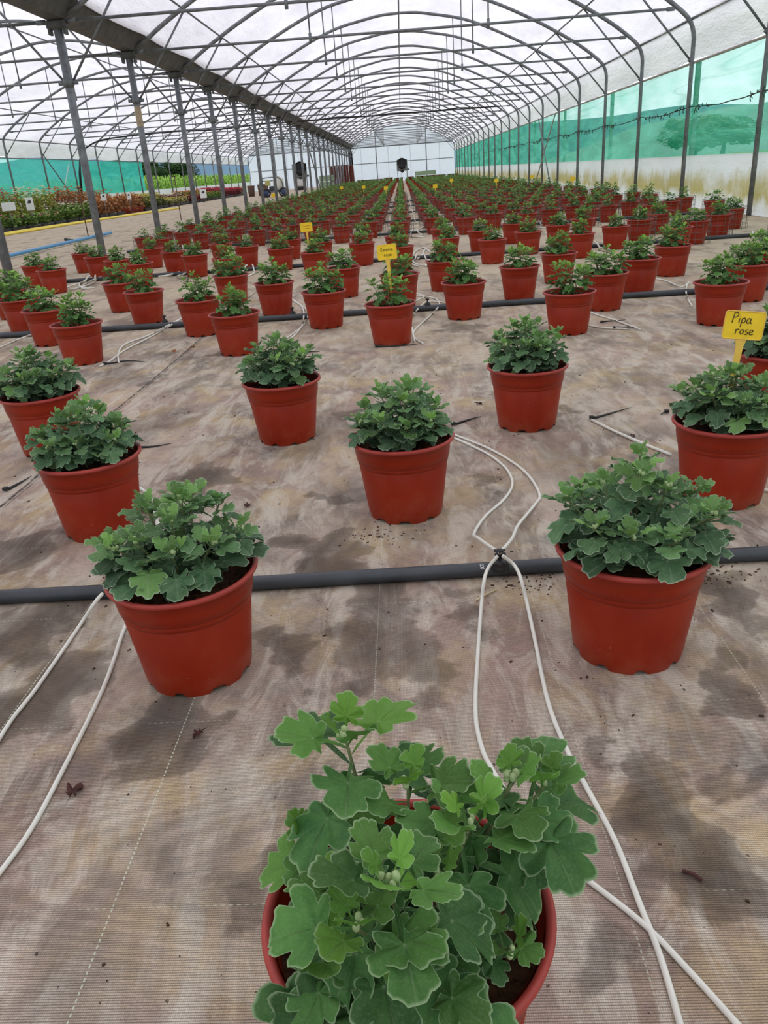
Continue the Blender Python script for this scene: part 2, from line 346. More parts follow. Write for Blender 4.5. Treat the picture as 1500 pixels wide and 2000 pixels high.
STAINS=[
  (-0.461,1.120,0.066,0.100,1.00),
  (-0.767,1.213,0.093,0.147,0.90),
  (-0.376,1.115,0.038,0.071,0.60),
  (-0.237,1.756,0.079,0.085,1.00),
  (-0.125,1.542,0.047,0.139,0.70),
  (-0.290,1.881,0.125,0.080,0.70),
  (-0.076,1.371,0.127,0.213,0.55),
  (-0.134,1.251,0.060,0.100,0.50),
  (0.361,0.877,0.065,0.128,0.80),
  (0.338,0.745,0.052,0.118,0.60),
  (0.427,1.448,0.063,0.144,0.60),
  (0.672,1.468,0.062,0.125,0.70),
  (0.083,1.523,0.068,0.112,0.50),
  (-0.738,2.399,0.106,0.121,0.80),
  (-0.262,2.220,0.064,0.063,0.50),
  (-0.917,1.522,0.112,0.138,0.80),
  (-0.295,1.408,0.055,0.120,0.50),
  (0.648,1.585,0.066,0.071,0.70),
  (0.566,1.126,0.051,0.126,0.60),
  (-0.228,3.139,0.128,0.107,0.40),
  (-0.621,3.470,0.145,0.129,0.40),
  (0.313,4.796,0.179,0.197,0.50),
  (0.225,2.213,0.061,0.124,0.40),
  (0.497,1.984,0.041,0.172,0.40),
  (-1.259,2.985,0.112,0.142,0.30),
  (-1.106,1.910,0.091,0.133,0.70),
  (-0.626,1.888,0.072,0.097,0.50),
  (-0.273,0.810,0.045,0.108,0.45),
  (0.194,0.642,0.060,0.052,0.50),
  (0.585,2.971,0.076,0.137,0.40),
  (1.147,2.997,0.109,0.138,0.40),
  (-1.034,4.458,0.125,0.175,0.40),
  (0.019,2.752,0.094,0.091,0.40),
  (0.257,1.013,0.041,0.072,0.35),
  (-1.327,3.929,0.227,0.162,0.30),
  (0.481,0.977,0.031,0.068,0.50),
  (-0.549,0.662,0.040,0.063,0.35),
]
# ------------------------------------------------------------------ shell geometry
XR, XG, YB = 4.80, -4.35, 75.6            # right wall line, gutter line, back wall
XC, XCL = 0.15, -8.85                     # tunnel centre lines
FR = [14.6+2.9*k for k in range(-2, 22)]  # steel frames
PROF = [(0, 4.56), (.45, 4.54), (.9, 4.47), (1.6, 4.33), (2.25, 4.10), (3.0, 3.76), (3.5, 3.50), (3.99, 3.22), (4.40, 2.93), (4.58, 2.75), (4.65, 2.52), (4.65, 2.18)]
def arc(side, upto=4.65):
    P = [p for p in smoothpts([(a, b) for a, b in PROF], 3)]
    return [(side*p[0], p[1]) for p in P if p[0] <= upto]
def floor_mesh():
    xs = np.concatenate([np.arange(-13.3, -3, .6), np.arange(-3, 3, .03), np.linspace(3, 4.95, 6)])
    ys = np.concatenate([np.arange(-6, -.3, .6), np.arange(-.3, 7, .03), np.arange(7, YB, 1.5), [YB]])
    XX, YY = np.meshgrid(xs, ys); nx, ny = len(xs), len(ys)
    st = np.zeros_like(XX)
    wx = XX+.03*np.sin(YY*23+np.sin(XX*31))+.02*np.sin(YY*57+1); wy = YY+.05*np.sin(XX*19+np.sin(YY*17))+.03*np.sin(XX*47+2)
    for sx, sy, rx, ry, d in STAINS:
        q = ((wx-sx)/rx)**2+((wy-sy)/ry)**2; st = np.maximum(st, d*np.exp(-q*.8))
    zz = .0035*np.sin(XX*5+YY*2)*np.sin(YY*4-XX)*0-0.0
    V = np.stack([XX, YY, zz*np.ones_like(XX)], -1).reshape(-1, 3)
    F = [(j*nx+i, j*nx+i+1, (j+1)*nx+i+1, (j+1)*nx+i) for j in range(ny-1) for i in range(nx-1)]
    me = bpy.data.meshes.new('floor'); me.from_pydata(V.tolist(), [], F)
    a = me.attributes.new('stain', 'FLOAT', 'POINT'); a.data.foreach_set('value', st.ravel().astype(np.float32))
    me.materials.append(floor_mat()); return me
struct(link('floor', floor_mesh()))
# roof film of the two tunnels
def roof(xc, y0, y1, gut):
    b = MB(); right = arc(1) if gut < 0 else arc(1, 4.25)+[(4.27, 3.17)]; left = arc(-1) if gut > 0 else arc(-1, 4.25)+[(-4.27, 3.17)]
    prof = [(xc+x, z) for x, z in left[::-1]]+[(xc+x, z) for x, z in right[1:]]
    prof = [(x+(.03 if x > xc else -.03)*(abs(x-xc)/4.65), z+.045) for x, z in prof]
    ys = np.arange(y0, y1+.01, 2.9/4); n = len(prof); V = []; F = []
    rnd = random.Random(3)
    for j, y in enumerate(ys):
        ph = ((y-14.6)/2.9) % 1.0; sag = .035*math.sin(math.pi*ph)
        for i, (x, z) in enumerate(prof):
            V.append((x, min(y, y1), z-sag*(.3+.7*abs(x-xc)/4.65)+rnd.uniform(-.006, .006)))
    for j in range(len(ys)-1):
        for i in range(n-1): F.append((j*n+i, j*n+i+1, (j+1)*n+i+1, (j+1)*n+i))
    b.add(V, F); return b
b = roof(XC, -8.6, YB, -1); struct(b.build('ceiling', M_FILM))
b = roof(XCL, -8.6, YB, 1); struct(b.build('ceiling', M_FILM))
def wavy(x, y0, y1, z0, z1, amp, ny, nz, seed, ph=0.0):
    rnd = random.Random(seed); b = MB(); V = []; F = []
    for j in range(ny+1):
        for i in range(nz+1):
            y = y0+(y1-y0)*j/ny; z = z0+(z1-z0)*i/nz
            V.append((x+amp*(math.sin(y*2.1+z*4+ph)+.6*math.sin(y*5.3-z*7+ph)+.4*math.sin(z*9+y)), y, z))
    for j in range(ny):
        for i in range(nz): F.append((j*(nz+1)+i, (j+1)*(nz+1)+i, (j+1)*(nz+1)+i+1, j*(nz+1)+i+1))
    b.add(V, F); return b
struct(wavy(4.875, -8.6, YB, 0.0, .80, .010, 420, 6, 1).build('wall_right', M_ALGAE))
struct(wavy(-13.56, -8.6, YB, 0.0, .80, .010, 200, 4, 2).build('wall_left', M_ALGAE))
tag(wavy(4.89, -8.6, YB, .79, 2.19, .010, 500, 12, 3).build('shade_net', M_NET), 'long translucent green windbreak net stretched along the right wall', 'netting')
tag(wavy(-13.58, -8.6, 44.6, .79, 2.16, .008, 200, 6, 4).build('shade_net', M_NETL), 'green windbreak net along the left wall behind the flowering plants', 'netting')
# gable walls
def gable(name, xc, y, m, x0=None):
    prof = [(xc-4.7, 0.0)]+[(xc+x, z+.04) for x, z in arc(-1)[::-1]]+[(xc+x, z+.04) for x, z in arc(1)[1:]]+[(xc+4.7, 0.0)]
    b = MB(); n = len(prof); V = [(x, y, z) for x, z in prof]+[(x, y, 0.0) for x, z in prof]
    b.add(V, [(i, i+1, n+i+1, n+i) for i in range(n-1)]); return struct(b.build(name, m, smooth=False))
gable('wall_back', XC, YB, M_GABLE); gable('wall_back', XCL, YB, M_GABLE)
gable('wall_front', XC, -8.6, M_GABLE); gable('wall_front', XCL, -8.6, M_GABLE)
# long rails
def rail(name, label, pts, r, m=None, n=8, cat='rail', group=None):
    b = MB(); b.tube(pts, r, n); return tag(b.build(name, m or M_STEEL), label, cat, group)
Y0, Y1 = 5.9, YB
rail('eave_rail', 'round steel rail running above the right wall posts where roof film meets the side', [(4.76, Y0, 2.80), (4.76, Y1, 2.80)], .022)
rail('net_rail', 'pale steel rail along the top edge of the right green net', [(4.84, Y0, 2.18), (4.84, Y1, 2.18)], .020, mat('pale_rail', (168, 164, 152), .6))
rail('ridge_rail', 'straight steel ridge tube under the peak of the main tunnel roof', [(XC, Y0, 4.51), (XC, Y1, 4.51)], .018)
rail('ridge_rail', 'straight steel ridge tube under the peak of the left tunnel roof', [(XCL, Y0, 4.51), (XCL, Y1, 4.51)], .018)
rail('purlin', 'thin steel purlin along the right slope of the main roof', [(XC+3.47, Y0, 3.47), (XC+3.47, Y1, 3.47)], .015)
rail('purlin', 'thin steel purlin along the left slope of the main roof', [(XC-3.47, Y0, 3.47), (XC-3.47, Y1, 3.47)], .015)
rail('purlin', 'thin steel purlin along the right slope of the left tunnel roof', [(XCL+3.47, Y0, 3.47), (XCL+3.47, Y1, 3.47)], .015)
rail('purlin', 'thin steel purlin along the left slope of the left tunnel roof', [(XCL-3.47, Y0, 3.47), (XCL-3.47, Y1, 3.47)], .015)
rail('eave_rail', 'steel rail along the eave of the left tunnel above the far green net', [(-13.43, Y0, 2.74), (-13.43, Y1, 2.74)], .022)
rail('net_rail', 'thin steel rail along the top edge of the left green net', [(-13.5, Y0, 2.17), (-13.5, Y1, 2.17)], .018)
# valley gutter
t = thing('valley_gutter', 'long dark folded steel gutter between the two tunnel roofs on its row of posts', 'gutter', (XG, 0, 0))
b = MB(); pr = [(.30, 3.17), (.27, 3.17), (.11, 2.97), (-.11, 2.97), (-.27, 3.17), (-.30, 3.17), (-.30, 3.20), (-.25, 3.20), (-.09, 3.0), (.09, 3.0), (.25, 3.20), (.30, 3.20)]
n = len(pr); b.add([(x, y, z) for y in (Y0, Y1) for x, z in pr], [(i, (i+1) % n, n+(i+1) % n, n+i) for i in range(n)]); b.build('trough', M_STEELD, t, smooth=False)
for s, nm in ((-1, 'left'), (1, 'right')):
    b = MB(); b.box((s*.31, (Y0+Y1)/2, 3.235), (.05, Y1-Y0, .05)); b.build('film_clip_rail', M_STEELD, t, smooth=False, )
# gutter posts
MB_ = MB()
def post_meshes():
    b = MB(); b.lathe([(.052, 0), (.052, 2.86)], 16, cap0=True, cap1=True); p = b.mesh('post', M_POSTM)
    b = MB(); b.box((0, 0, 2.915), (.26, .12, .11), bev=.02); b.box((.10, 0, 2.86), (.03, .10, .12)); b.box((-.10, 0, 2.86), (.03, .10, .12)); h = b.mesh('bracket', M_STEELD, smooth=False)
    b = MB(); b.lathe([(.066, 2.20), (.066, 2.30)], 16, cap0=True, cap1=True); b.box((.09, 0, 2.25), (.08, .03, .05)); b.box((-.09, 0, 2.25), (.08, .03, .05)); c = b.mesh('collar', M_STEEL)
    return p, h, c
pm, hm, cm = post_meshes()
for i, y in enumerate(FR):
    o = thing('gutter_post', 'round grey steel post under the valley gutter, %s from the camera' % ORD[i+1], 'post', (XG, y, 0), 0, 'posts under the valley gutter')
    link('post', pm, o); link('bracket', hm, o); link('collar', cm, o)
    if i == 2:
        b = MB(); b.lathe([(.0545, 1.86), (.0545, 2.16)], 16); q = b.build('paper_wrap', mat('tan_paper', (176, 158, 130), .8), o); q['label'] = 'tan taped paper wrap'
# main tunnel arch frames and left tunnel arch frames
def frame_meshes(kind):
    D = {}
    b = MB()
    if kind == 'main':
        P = [(-4.36, 0, 3.02)]+[(x, 0, z) for x, z in arc(-1, 4.2)[::-1]]+[(x, 0, z) for x, z in arc(1)[1:]]+[(4.65, 0, 2.0), (4.65, 0, 0.0)]
    else:
        P = [(-4.60, 0, 0.0), (-4.60, 0, 2.0)]+[(max(x, -4.6), 0, z) for x, z in arc(-1)[::-1]]+[(x, 0, z) for x, z in arc(1, 4.2)[1:]]+[(4.36, 0, 3.02)]
    b.tube(P, .034, 10); D['arch'] = b.mesh('arch', M_STEEL)
    b = MB()
    xa, xb = (-4.3, 4.25) if kind == 'main' else (-4.25, 4.3)
    b.tube([(xa, 0, 2.95), (xb, 0, 2.95)], .020, 8)
    for x in (xa, xb): b.tube([(x-.06, 0, 2.95), (x+.06, 0, 2.95)], .030, 8)
    D['tie_bar'] = b.mesh('tie_bar', M_STEEL)
    for nm, x in (('rodL', -1.50), ('rodR', 1.37)):
        b = MB(); zt = np.interp(abs(x), [p[0] for p in PROF], [p[1] for p in PROF])
        b.tube([(x, 0, 2.90), (x, 0, zt)], .0135, 6); b.tube([(x, 0, 2.88), (x, 0, 3.02)], .024, 8); b.tube([(x, -.03, zt-.02), (x, .03, zt-.02)], .014, 6); D[nm] = b.mesh('hanger_rod', M_STEEL)
    for nm, s in (('brL', -1), ('brR', 1)):
        b = MB(); x0 = s*4.63
        if (kind == 'main') == (s < 0): x0 = s*4.48
        b.tube([(x0, .03, 2.22), (s*3.47, .03, 3.50)], .0165, 8); b.tube([(x0-s*.02, .03, 2.24), (x0+s*.02, .03, 2.20)], .035, 8); D[nm] = b.mesh('brace', M_STEEL)
    return D
for kind, xc, nmz in (('main', XC, 'main'), ('left', XCL, 'left')):
    D = frame_meshes(kind)
    for i, y in enumerate(FR):
        o = thing('arch_frame', 'galvanised arched roof frame with tie bar in the %s tunnel, %s from the camera' % (nmz, ORD[i+1]), 'roof frame', (xc, y, 0), 0, 'arched roof frames of the %s tunnel' % nmz)
        link('arch', D['arch'], o); link('tie_bar', D['tie_bar'], o)
        link('hanger_rod', D['rodL'], o); link('hanger_rod', D['rodR'], o); link('brace', D['brL'], o); link('brace', D['brR'], o)
# outer posts behind the net
bp = MB(); bp.box((0, 0, 1.15), (.07, .09, 2.3)); om = bp.mesh('outer_post', M_OUTP, smooth=False)
for i in range(10):
    o = link('outer_post', om, None, (5.25, 9.6+6.0*i, 0)); tag(o, 'grey post standing outside behind the right green net, %s from the camera' % ORD[i+1], 'post', 'posts outside the right net')
# wind bracing on both sides
def strut(label, a, c, r, m=M_STEEL):
    b = MB(); b.tube([a, c], r, 8); return tag(b.build('diagonal_strut', m), label, 'strut')
strut('pale diagonal steel strut leaning in the far right wall bays', (4.7, 26.2, 2.15), (4.7, 30.0, .1), .02, mat('pale_rail', (168, 164, 152)))
strut('dark diagonal steel strut crossing the pale one in the far right wall bays', (4.66, 29.1, 2.15), (4.66, 26.6, .1), .02)
strut('dark diagonal strut in front of the left green net', (-13.3, 31.72, 2.33), (-13.3, 34.1, .55), .022)
strut('pale diagonal strut crossing the dark one at the left green net', (-13.25, 33.94, 2.0), (-13.25, 32.4, .6), .022, mat('pale_strut', (190, 214, 208)))
strut('long thin diagonal strut between the far posts under the gutter', (-4.45, 40.7, 2.8), (-4.45, 46.5, .1), .03)
# gable posts and rails of the back wall
for xc, who in ((XC, 'main'), (XCL, 'left')):
    t = thing('gable_frame', 'steel posts and rails against the white end wall of the %s tunnel' % who, 'frame', (xc, YB-.12, 0))
    for z, nm in ((2.90, 'top_rail'), (1.60, 'middle_rail')):
        b = MB(); b.box((0, 0, z), (9.0, .05, .06)); b.build(nm, M_STEEL, t, smooth=False)
    for x in (-2.25, 2.15):
        b = MB(); b.box((x, 0, 2.05), (.08, .07, 4.1)); b.build('gable_post', M_STEEL, t, smooth=False)
    for x in (-3.6, -1.2, -.15, .75, 3.3):
        b = MB(); b.box((x, .06, 1.45), (.03, .02, 2.9)); b.build('film_batten', mat('pale_batten', (196, 200, 220), .7), t, smooth=False)
# sagging cable along the right net with dry tendrils
b = MB(); rnd = random.Random(8)
P = []
y = 8.0
while y < 60:
    ph = ((y-14.6)/2.9) % 1; P.append((4.80+rnd.uniform(-.01, .01), y, 1.54-.05*math.sin(math.pi*ph)+rnd.uniform(-.008, .008))); y += .25
b.tube(P, .008, 6); c = b.build('vine_cable', mat('dark_vine', (48, 52, 44), .8)); tag(c, 'dark cable with dry climbing tendrils sagging along the right green net', 'cable')
b = MB()
for q in range(520):
    y = 9+33*rnd.random()**1.3; ph = ((y-14.6)/2.9) % 1; z = 1.54-.05*math.sin(math.pi*ph)
    if math.sin(y*.9)+math.sin(y*2.3) < -.5: continue
    dy, dz = rnd.uniform(-.07, .07), rnd.uniform(-.09, .05); b.tube([(4.79, y, z), (4.78, y+dy*.5, z+dz*.6), (4.79, y+dy, z+dz)], .006, 4)
b.build('tendrils', MATS['dark_vine'], c)
# suspended hoses
HOSEPTS = [(-4.7, 34.75, 3.0), (-7.16, 34.75, 2.88), (-9.14, 34.75, 2.92), (-11.14, 34.75, 2.87), (-12.11, 34.75, 2.79), (-12.64, 34.75, 2.61), (-12.94, 34.75, 2.41), (-13.08, 34.75, 2.15), (-13.2, 34.75, 1.62), (-13.31, 34.75, 0.74)]
mb = mat('black_hose', (30, 31, 33), .5, 0, .1)
b = MB(); P = []
for i in range(31):
    x = 4.0-16.0*i/30; P.append((x, 34.82, 3.0-.05*abs(math.sin(x*1.3))))
b.tube([p for p in P if p[0] > XG+.3], .028, 8); tag(b.build('overhead_hose', mb), 'black hose laid across a tie bar under the main roof', 'hose')
b = MB(); b.tube(smoothpts(HOSEPTS, 6), .03, 8)
o = tag(b.build('hanging_hose', mb), 'black hose looping down from a tie bar of the left tunnel beside the wall', 'hose')
b = MB(); b.tube([HOSEPTS[-3], HOSEPTS[-2], HOSEPTS[-1]], .055, 8, rr=[.03, .055, .05]); b.build('hose_coupling', mb, o)
mat('rusty_rod', (92, 62, 50), .8)
for k, (x, y, h) in enumerate(((-7.05, 18.3, 1.0), (-6.3, 23.5, 1.15), (-7.0, 33.0, 1.2))):
    b = MB(); b.tube([(x, y, 0), (x, y, h)], .012, 8); b.tube([(x-.03, y, h), (x+.03, y, h)], .018, 6)
    tag(b.build('sprinkler_riser', MATS['rusty_rod']), ['thin rusty riser rod just left of the first full gutter post', 'thin rusty riser rod just left of the second full gutter post', 'thin rusty riser rod further back beside the left tunnel plants'][k], 'pipe')
# hoses on the floor
b = MB(); b.tube(smoothpts([(-10.35, 14.0, .03), (-10.7, 20.0, .03), (-10.84, 23.0, .03), (-10.55, 28, .03), (-10.1, 33.1, .03), (-9.9, 36, .03)], 8), .032, 8)
tag(b.build('yellow_hose', mat('yellow_hose_plastic', (238, 214, 70), .5, 0, .05)), 'yellow hose lying along the left path, the one nearer the plant beds', 'hose')
b = MB(); b.tube(smoothpts([(-10.05, 14.0, .03), (-10.35, 20.0, .03), (-10.45, 23.0, .03), (-10.3, 28, .03), (-9.85, 33.1, .03), (-9.6, 36, .03)], 8), .032, 8)
tag(b.build('yellow_hose', MATS['yellow_hose_plastic']), 'yellow hose lying along the left path, the one nearer the red pots', 'hose')
b = MB(); b.tube(smoothpts([(-6.35, 11.5, .05), (-6.40, 12.8, .05), (-6.46, 15.7, .05), (-6.5, 18.2, .05), (-6.47, 17, .05)], 8), .03, 10)
tag(b.build('blue_hose', mat('blue_hose_plastic', (92, 160, 205), .5, 0, .08)), 'flat blue hose on the floor behind the left gutter posts', 'hose')
# ------------------------------------------------------------------ irrigation pipes and drip tubes
M_PIPE = mat('black_supply_pipe', (46, 50, 54), .45, 0, .22, 9, col2=(66, 70, 74))
M_BLK = mat('black_dripper_plastic', (34, 34, 33), .45, 0, .1)
M_TUBE = mat('white_drip_tube_plastic', (228, 226, 214), .45, 0, .04)
PIPES = [(1.645, .0175), (5.47, .020), (8.85, .020), (12.6, .020), (15.6, .020), (18.9, .02), (22.2, .02), (25.5, .02)]
for i, (y, r) in enumerate(PIPES):
    b = MB(); rnd = random.Random(i+5); x0 = -3.3 if i == 0 else -4.3
    b.tube([(x, y+.012*math.sin(x*1.7+i)+.004*x*(1 if i == 0 else .3), r) for x in np.linspace(x0, 4.55, 60)], r, 12)
    o = tag(b.build('supply_pipe', M_PIPE), 'black irrigation pipe across the floor, %s from the camera' % ORD[i+1], 'pipe', 'black supply pipes across the floor')
    if i == 0:
        b = MB()
        for px in (.148, .152, .149): pass
        for dx, dy in ((0, 0), (0, -.009), (0, .008)):
            b.tube([(0.142+.004*math.cos(a), y-.012+dy+.004*math.sin(a), r*1.0+.0165) for a in np.linspace(0, 6.28, 9)[:-1]], .0011, 4, closed=True)
        q = b.build('printed_mark', mat('white_print', (215, 215, 212), .6), o); q['label'] = 'white printed figures'
def emitter(x, y, z, group, label, s=1.0):
    t = thing('drip_emitter', label, 'dripper', (x, y, z), 0, group)
    b = MB(); b.lathe([(.021*s, -.005), (.022*s, .004), (.017*s, .010), (.018*s, .012), (.012*s, .018), (.006*s, .020)], 20, cap1=True); b.build('emitter_body', M_BLK, t)
    b = MB(); b.lathe([(.005*s, .018), (.005*s, .036), (.009*s, .038), (.009*s, .044), (.004*s, .047)], 12, cap1=True)
    for a in range(4): b.tube([(0, 0, .040*s), (.016*s*math.cos(a*1.57+.78), .016*s*math.sin(a*1.57+.78), .038*s)], .0035*s, 6)
    b.build('four_way_head', M_BLK, t)
G_EM = 'drip emitters on the supply pipes'
emitter(.184, 1.635, .030, G_EM, 'black four-way drip emitter on the nearest pipe where white tubes cross')
emitter(-.72, 1.64, .033, G_EM, 'black four-way drip emitter on the nearest pipe behind the front left pot')
emitter(.135, 5.49, .038, G_EM, 'black drip emitter on the second pipe right of the pot with the yellow label')
emitter(-1.70, 5.49, .038, G_EM, 'black drip emitter on the second pipe behind the left white tube pair')
emitter(1.98, 5.49, .038, G_EM, 'black drip emitter on the second pipe left of the right-hand pots')
emitter(-.80, 5.49, .038, G_EM, 'black drip emitter on the second pipe behind the middle left pots')
TL = {'centre upper left': 'white drip tube bending left behind the nearest pipe up to the middle pot', 'centre upper right': 'white drip tube bulging right behind the nearest pipe up to the middle pot',
 'centre lower left': 'long white drip tube running left of centre down past the front pot', 'centre lower right': 'long white drip tube curving down to the lower right corner',
 'left outer': 'white drip tube at the left edge, leftmost of the near pair', 'left inner': 'white drip tube beside the front left pot, right one of the near pair',
 'l3a': 'white drip tube arcing behind the front left plant, outer one', 'l3b': 'white drip tube arcing behind the front left plant, inner one'}
EXTRA = {'m1': 'straighter white tube of the pair right of the corner pot in the fourth left row', 'm2': 'looped white tube of the pair on the floor at middle left',
 'm3': 'white tube crossing the second pipe at the left picture edge', 'm4': 'white tube just right of the one at the left picture edge', 'm5': 'white tube left of the red pot before the second pipe',
 'm6': 'white tube ending lower left of the red pot before the second pipe', 'm7': 'white tube with a wide bow right of the pot with the yellow label', 'm8': 'white tube crossing the wide bow behind the labelled pot',
 'm9': 'short white tube behind the second pipe near its emitter', 'm9b': 'short white tube hugging the right foot of the labelled pot', 'r1': 'white tube ending at a black spike left of the right-hand pots',
 'r2': 'white tube running out to the right of the pot in front of the second pipe', 'r3': 'short white tube below the one running right', 'r4': 'white tube bent down beside the rightmost mid pot',
 'r5': 'white tube at the right picture edge near the tall right pot', 'r6': 'white tube behind the second pipe at the right', 'b1': 'white tube curling on the floor at far left, outer one', 'b2': 'white tube curling on the floor at far left, inner one',
 'b3': 'white tube reaching over the third pipe at left', 'b4': 'shorter white tube beside it over the third pipe', 'b5': 'white tube looping up in the centre gap behind the second pipe', 'b6': 'white tube slanting in the centre gap behind the second pipe',
 'b7': 'white tube lying low in the centre gap behind the second pipe', 'b8': 'distant white tube slanting in the centre gap', 'b9': 'distant white tube lying flat in the centre gap'}
TL.update(EXTRA)
for nm, pts in TUBES:
    r = .0042 if len(nm) > 3 else .0052
    far = max(p[1] for p in pts)
    if far > 7: r = .009
    P = []
    S = smoothpts([(p[0], p[1], 0) for p in pts], 6)
    for i, q in enumerate(S):
        z = r
        for py, pr in PIPES:
            d = abs(q[1]*(1-z/CAM_Z)-py)
            if d < .12: z = max(z, r+(2*pr+.010)*max(0, 1-(d/.12)**2))
        if nm.startswith('centre'): z = max(z, r+.066*max(0, 1-i/20.0)**1.6)
        P.append((q[0]*(1-z/CAM_Z), q[1]*(1-z/CAM_Z), z))
    b = MB(); b.tube(P, r, 8); o = tag(b.build('drip_tube', M_TUBE), TL[nm], 'tube', 'white drip tubes')
    if nm == 'centre lower left':
        i = int(len(P)*.68); b = MB(); b.tube(P[i:i+5], r*1.35, 8); q = b.build('tube_joint', M_BLK, o); q['label'] = 'black joint sleeve'
for pi, (py, pr) in enumerate(PIPES[2:], 3):
    for xi, x0 in enumerate((-3.45, -1.70, .16, 2.0, 3.72)):
        for sgn, sd in ((-1, 'left'), (1, 'right')):
            r3 = random.Random(pi*10+xi*2+sgn); P = []
            for i in range(22):
                u = i/21; z = .010+(2*pr+.012)*max(0, 1-(u*.75/.10)**2); P.append((x0+sgn*(.03+.10*math.sin(u*2.6)*r3.uniform(.98, 1.02))-sgn*.05*u, py-.75*u, z))
            b = MB(); b.tube(P, .008, 6); tag(b.build('drip_tube', M_TUBE), 'white drip tube at the %s supply pipe, %s in the %s pair from left' % (ORD[pi], sd, ORD[xi+1]), 'tube', 'white drip tubes')
SL = {'s0': 'black drip spike lying right behind the middle pot', 's1': 'black drip spike lying right of the front left pots', 's2': 'black drip spike lying at the left edge by the seam', 's3': 'black drip spike at the end of the left white tube pair',
 's4': 'short black drip spike behind the pot left of centre', 's5': 'black drip spike in the open floor left of the right-hand pot', 's6': 'black drip spike at right, upper of two in front of the second pipe', 's7': 'black drip spike at right, lower of two in front of the second pipe',
 's8': 'black drip spike bent around the foot of the labelled pot', 's9': 'short black hose end on the floor near the blue hose', 's10': 'black drip spike at the left foot of the right-hand pot', 's11': 'small black drip spike behind the front left plant'}
for nm, pts in STAKES:
    r = .0045 if nm != 's9' else .02
    S = smoothpts([(p[0], p[1], r) for p in pts], 4) if len(pts) > 2 else [(p[0], p[1], r) for p in pts]
    n = len(S); b = MB(); b.tube([(p[0], p[1], r+(.006 if i == 0 else 0)) for i, p in enumerate(S)], r, 6, rr=[r*(1.25-1.0*i/(n-1)) for i in range(n)])
    p = S[0]; b.box((p[0], p[1], r+.006), (r*3.2, r*3.2, r*2.4)); tag(b.build('drip_spike', M_BLK), SL[nm], 'drip spike', 'black drip spikes')

# ------------------------------------------------------------------ pots
def pot_mat():
    m = bpy.data.materials.new('terracotta_plastic'); m.use_nodes = True; k = NT(m)
    tc = k.n('ShaderNodeTexCoord'); v = tc.outputs['Object']
    n1 = k.noise(7, 4, .6, v); n2 = k.noise(90, 3, .6, v)
    c = k.mix(k.ramp(n1, [(.3, 0.0), (.75, 1.0)]), lin((136, 33, 8)), lin((154, 45, 15)))
    s = k.n('ShaderNodeSeparateXYZ'); k.l(v, s.inputs[0])
    dust = k.ramp(k.math('SUBTRACT', k.noise(14, 5, .7, v), k.math('MULTIPLY', s.outputs['Z'], 2.2)), [(.38, 0.0), (.75, .35)])
    c = k.mix(dust, c, lin((150, 96, 74)))
    c = k.mix(k.ramp(n2, [(.68, 0.0), (.74, .35)]), c, lin((176, 120, 96)))
    k.l(c, k.b.inputs['Base Color']); k.b.inputs['Roughness'].default_value = .40; k.b.inputs['Specular IOR Level'].default_value = .28
    k.l(k.bump(n1, .1, .01), k.b.inputs['Normal']); return m
M_POT = pot_mat(); M_RIM = mat('faded_pot_rim', (172, 60, 50), .5, 0, .08, 15)
M_SOIL = mat('peat_soil', (92, 64, 44), .95, 0, .4, 60, .8, .1, col2=(42, 28, 19))
H = .23
def pot_meshes(n=48):
    def foot(r, z, a, j):
        if j == 0: return r, (.009 if math.cos(9*a) > .45 else 0.0)+z
        return r, z
    b = MB(); b.lathe([(.104, 0.0), (.1065, .012), (.1075, .020), (.1245, .155), (.1236, .1565), (.1264, .1585), (.1278, .1665), (.1268, .168), (.1294, .170), (.1325, .190), (.1335, .213), (.1385, .216)], n, fn=foot)
    b.lathe([(.1345, .224), (.128, .19), (.126, .16)], n); body = b.mesh('pot_body', M_POT)
    b = MB(); b.lathe([(.1380, .217), (.1425, .2165), (.1455, .219), (.1462, .223), (.1450, .2265), (.1410, .228), (.1375, .226), (.1350, .219)], n); rim = b.mesh('rim', M_RIM)
    return body, rim
def soil_mesh(seed, n=28, z=.196):
    rnd = random.Random(seed); b = MB(); V = [(0, 0, z+.006)]; F = []
    R = 9
    for j in range(1, R+1):
        r = .131*j/R
        for k in range(n):
            a = 2*math.pi*k/n; V.append((r*math.cos(a), r*math.sin(a), z+rnd.uniform(-.004, .005)+(.006 if j < 7 else 0)))
    for k in range(n): F.append((0, 1+k, 1+(k+1) % n))
    for j in range(R-1):
        for k in range(n): F.append((1+j*n+k, 1+(j+1)*n+k, 1+(j+1)*n+(k+1) % n, 1+j*n+(k+1) % n))
    b.add(V, F)
    for q in range(60):
        a = rnd.random()*6.28; r = .12*math.sqrt(rnd.random()); s = rnd.uniform(.002, .006)
        b.ell((r*math.cos(a), r*math.sin(a), z+.006), (s*1.4, s, s*.8), 5, 4)
    return b.mesh('soil', M_SOIL, smooth=False)
def soil_low():
    b = MB(); b.lathe([(.001, .203), (.07, .201), (.1315, .196)], 16); return b.mesh('soil', M_SOIL)
POT_HI = pot_meshes(64); POT_LO = pot_meshes(24)

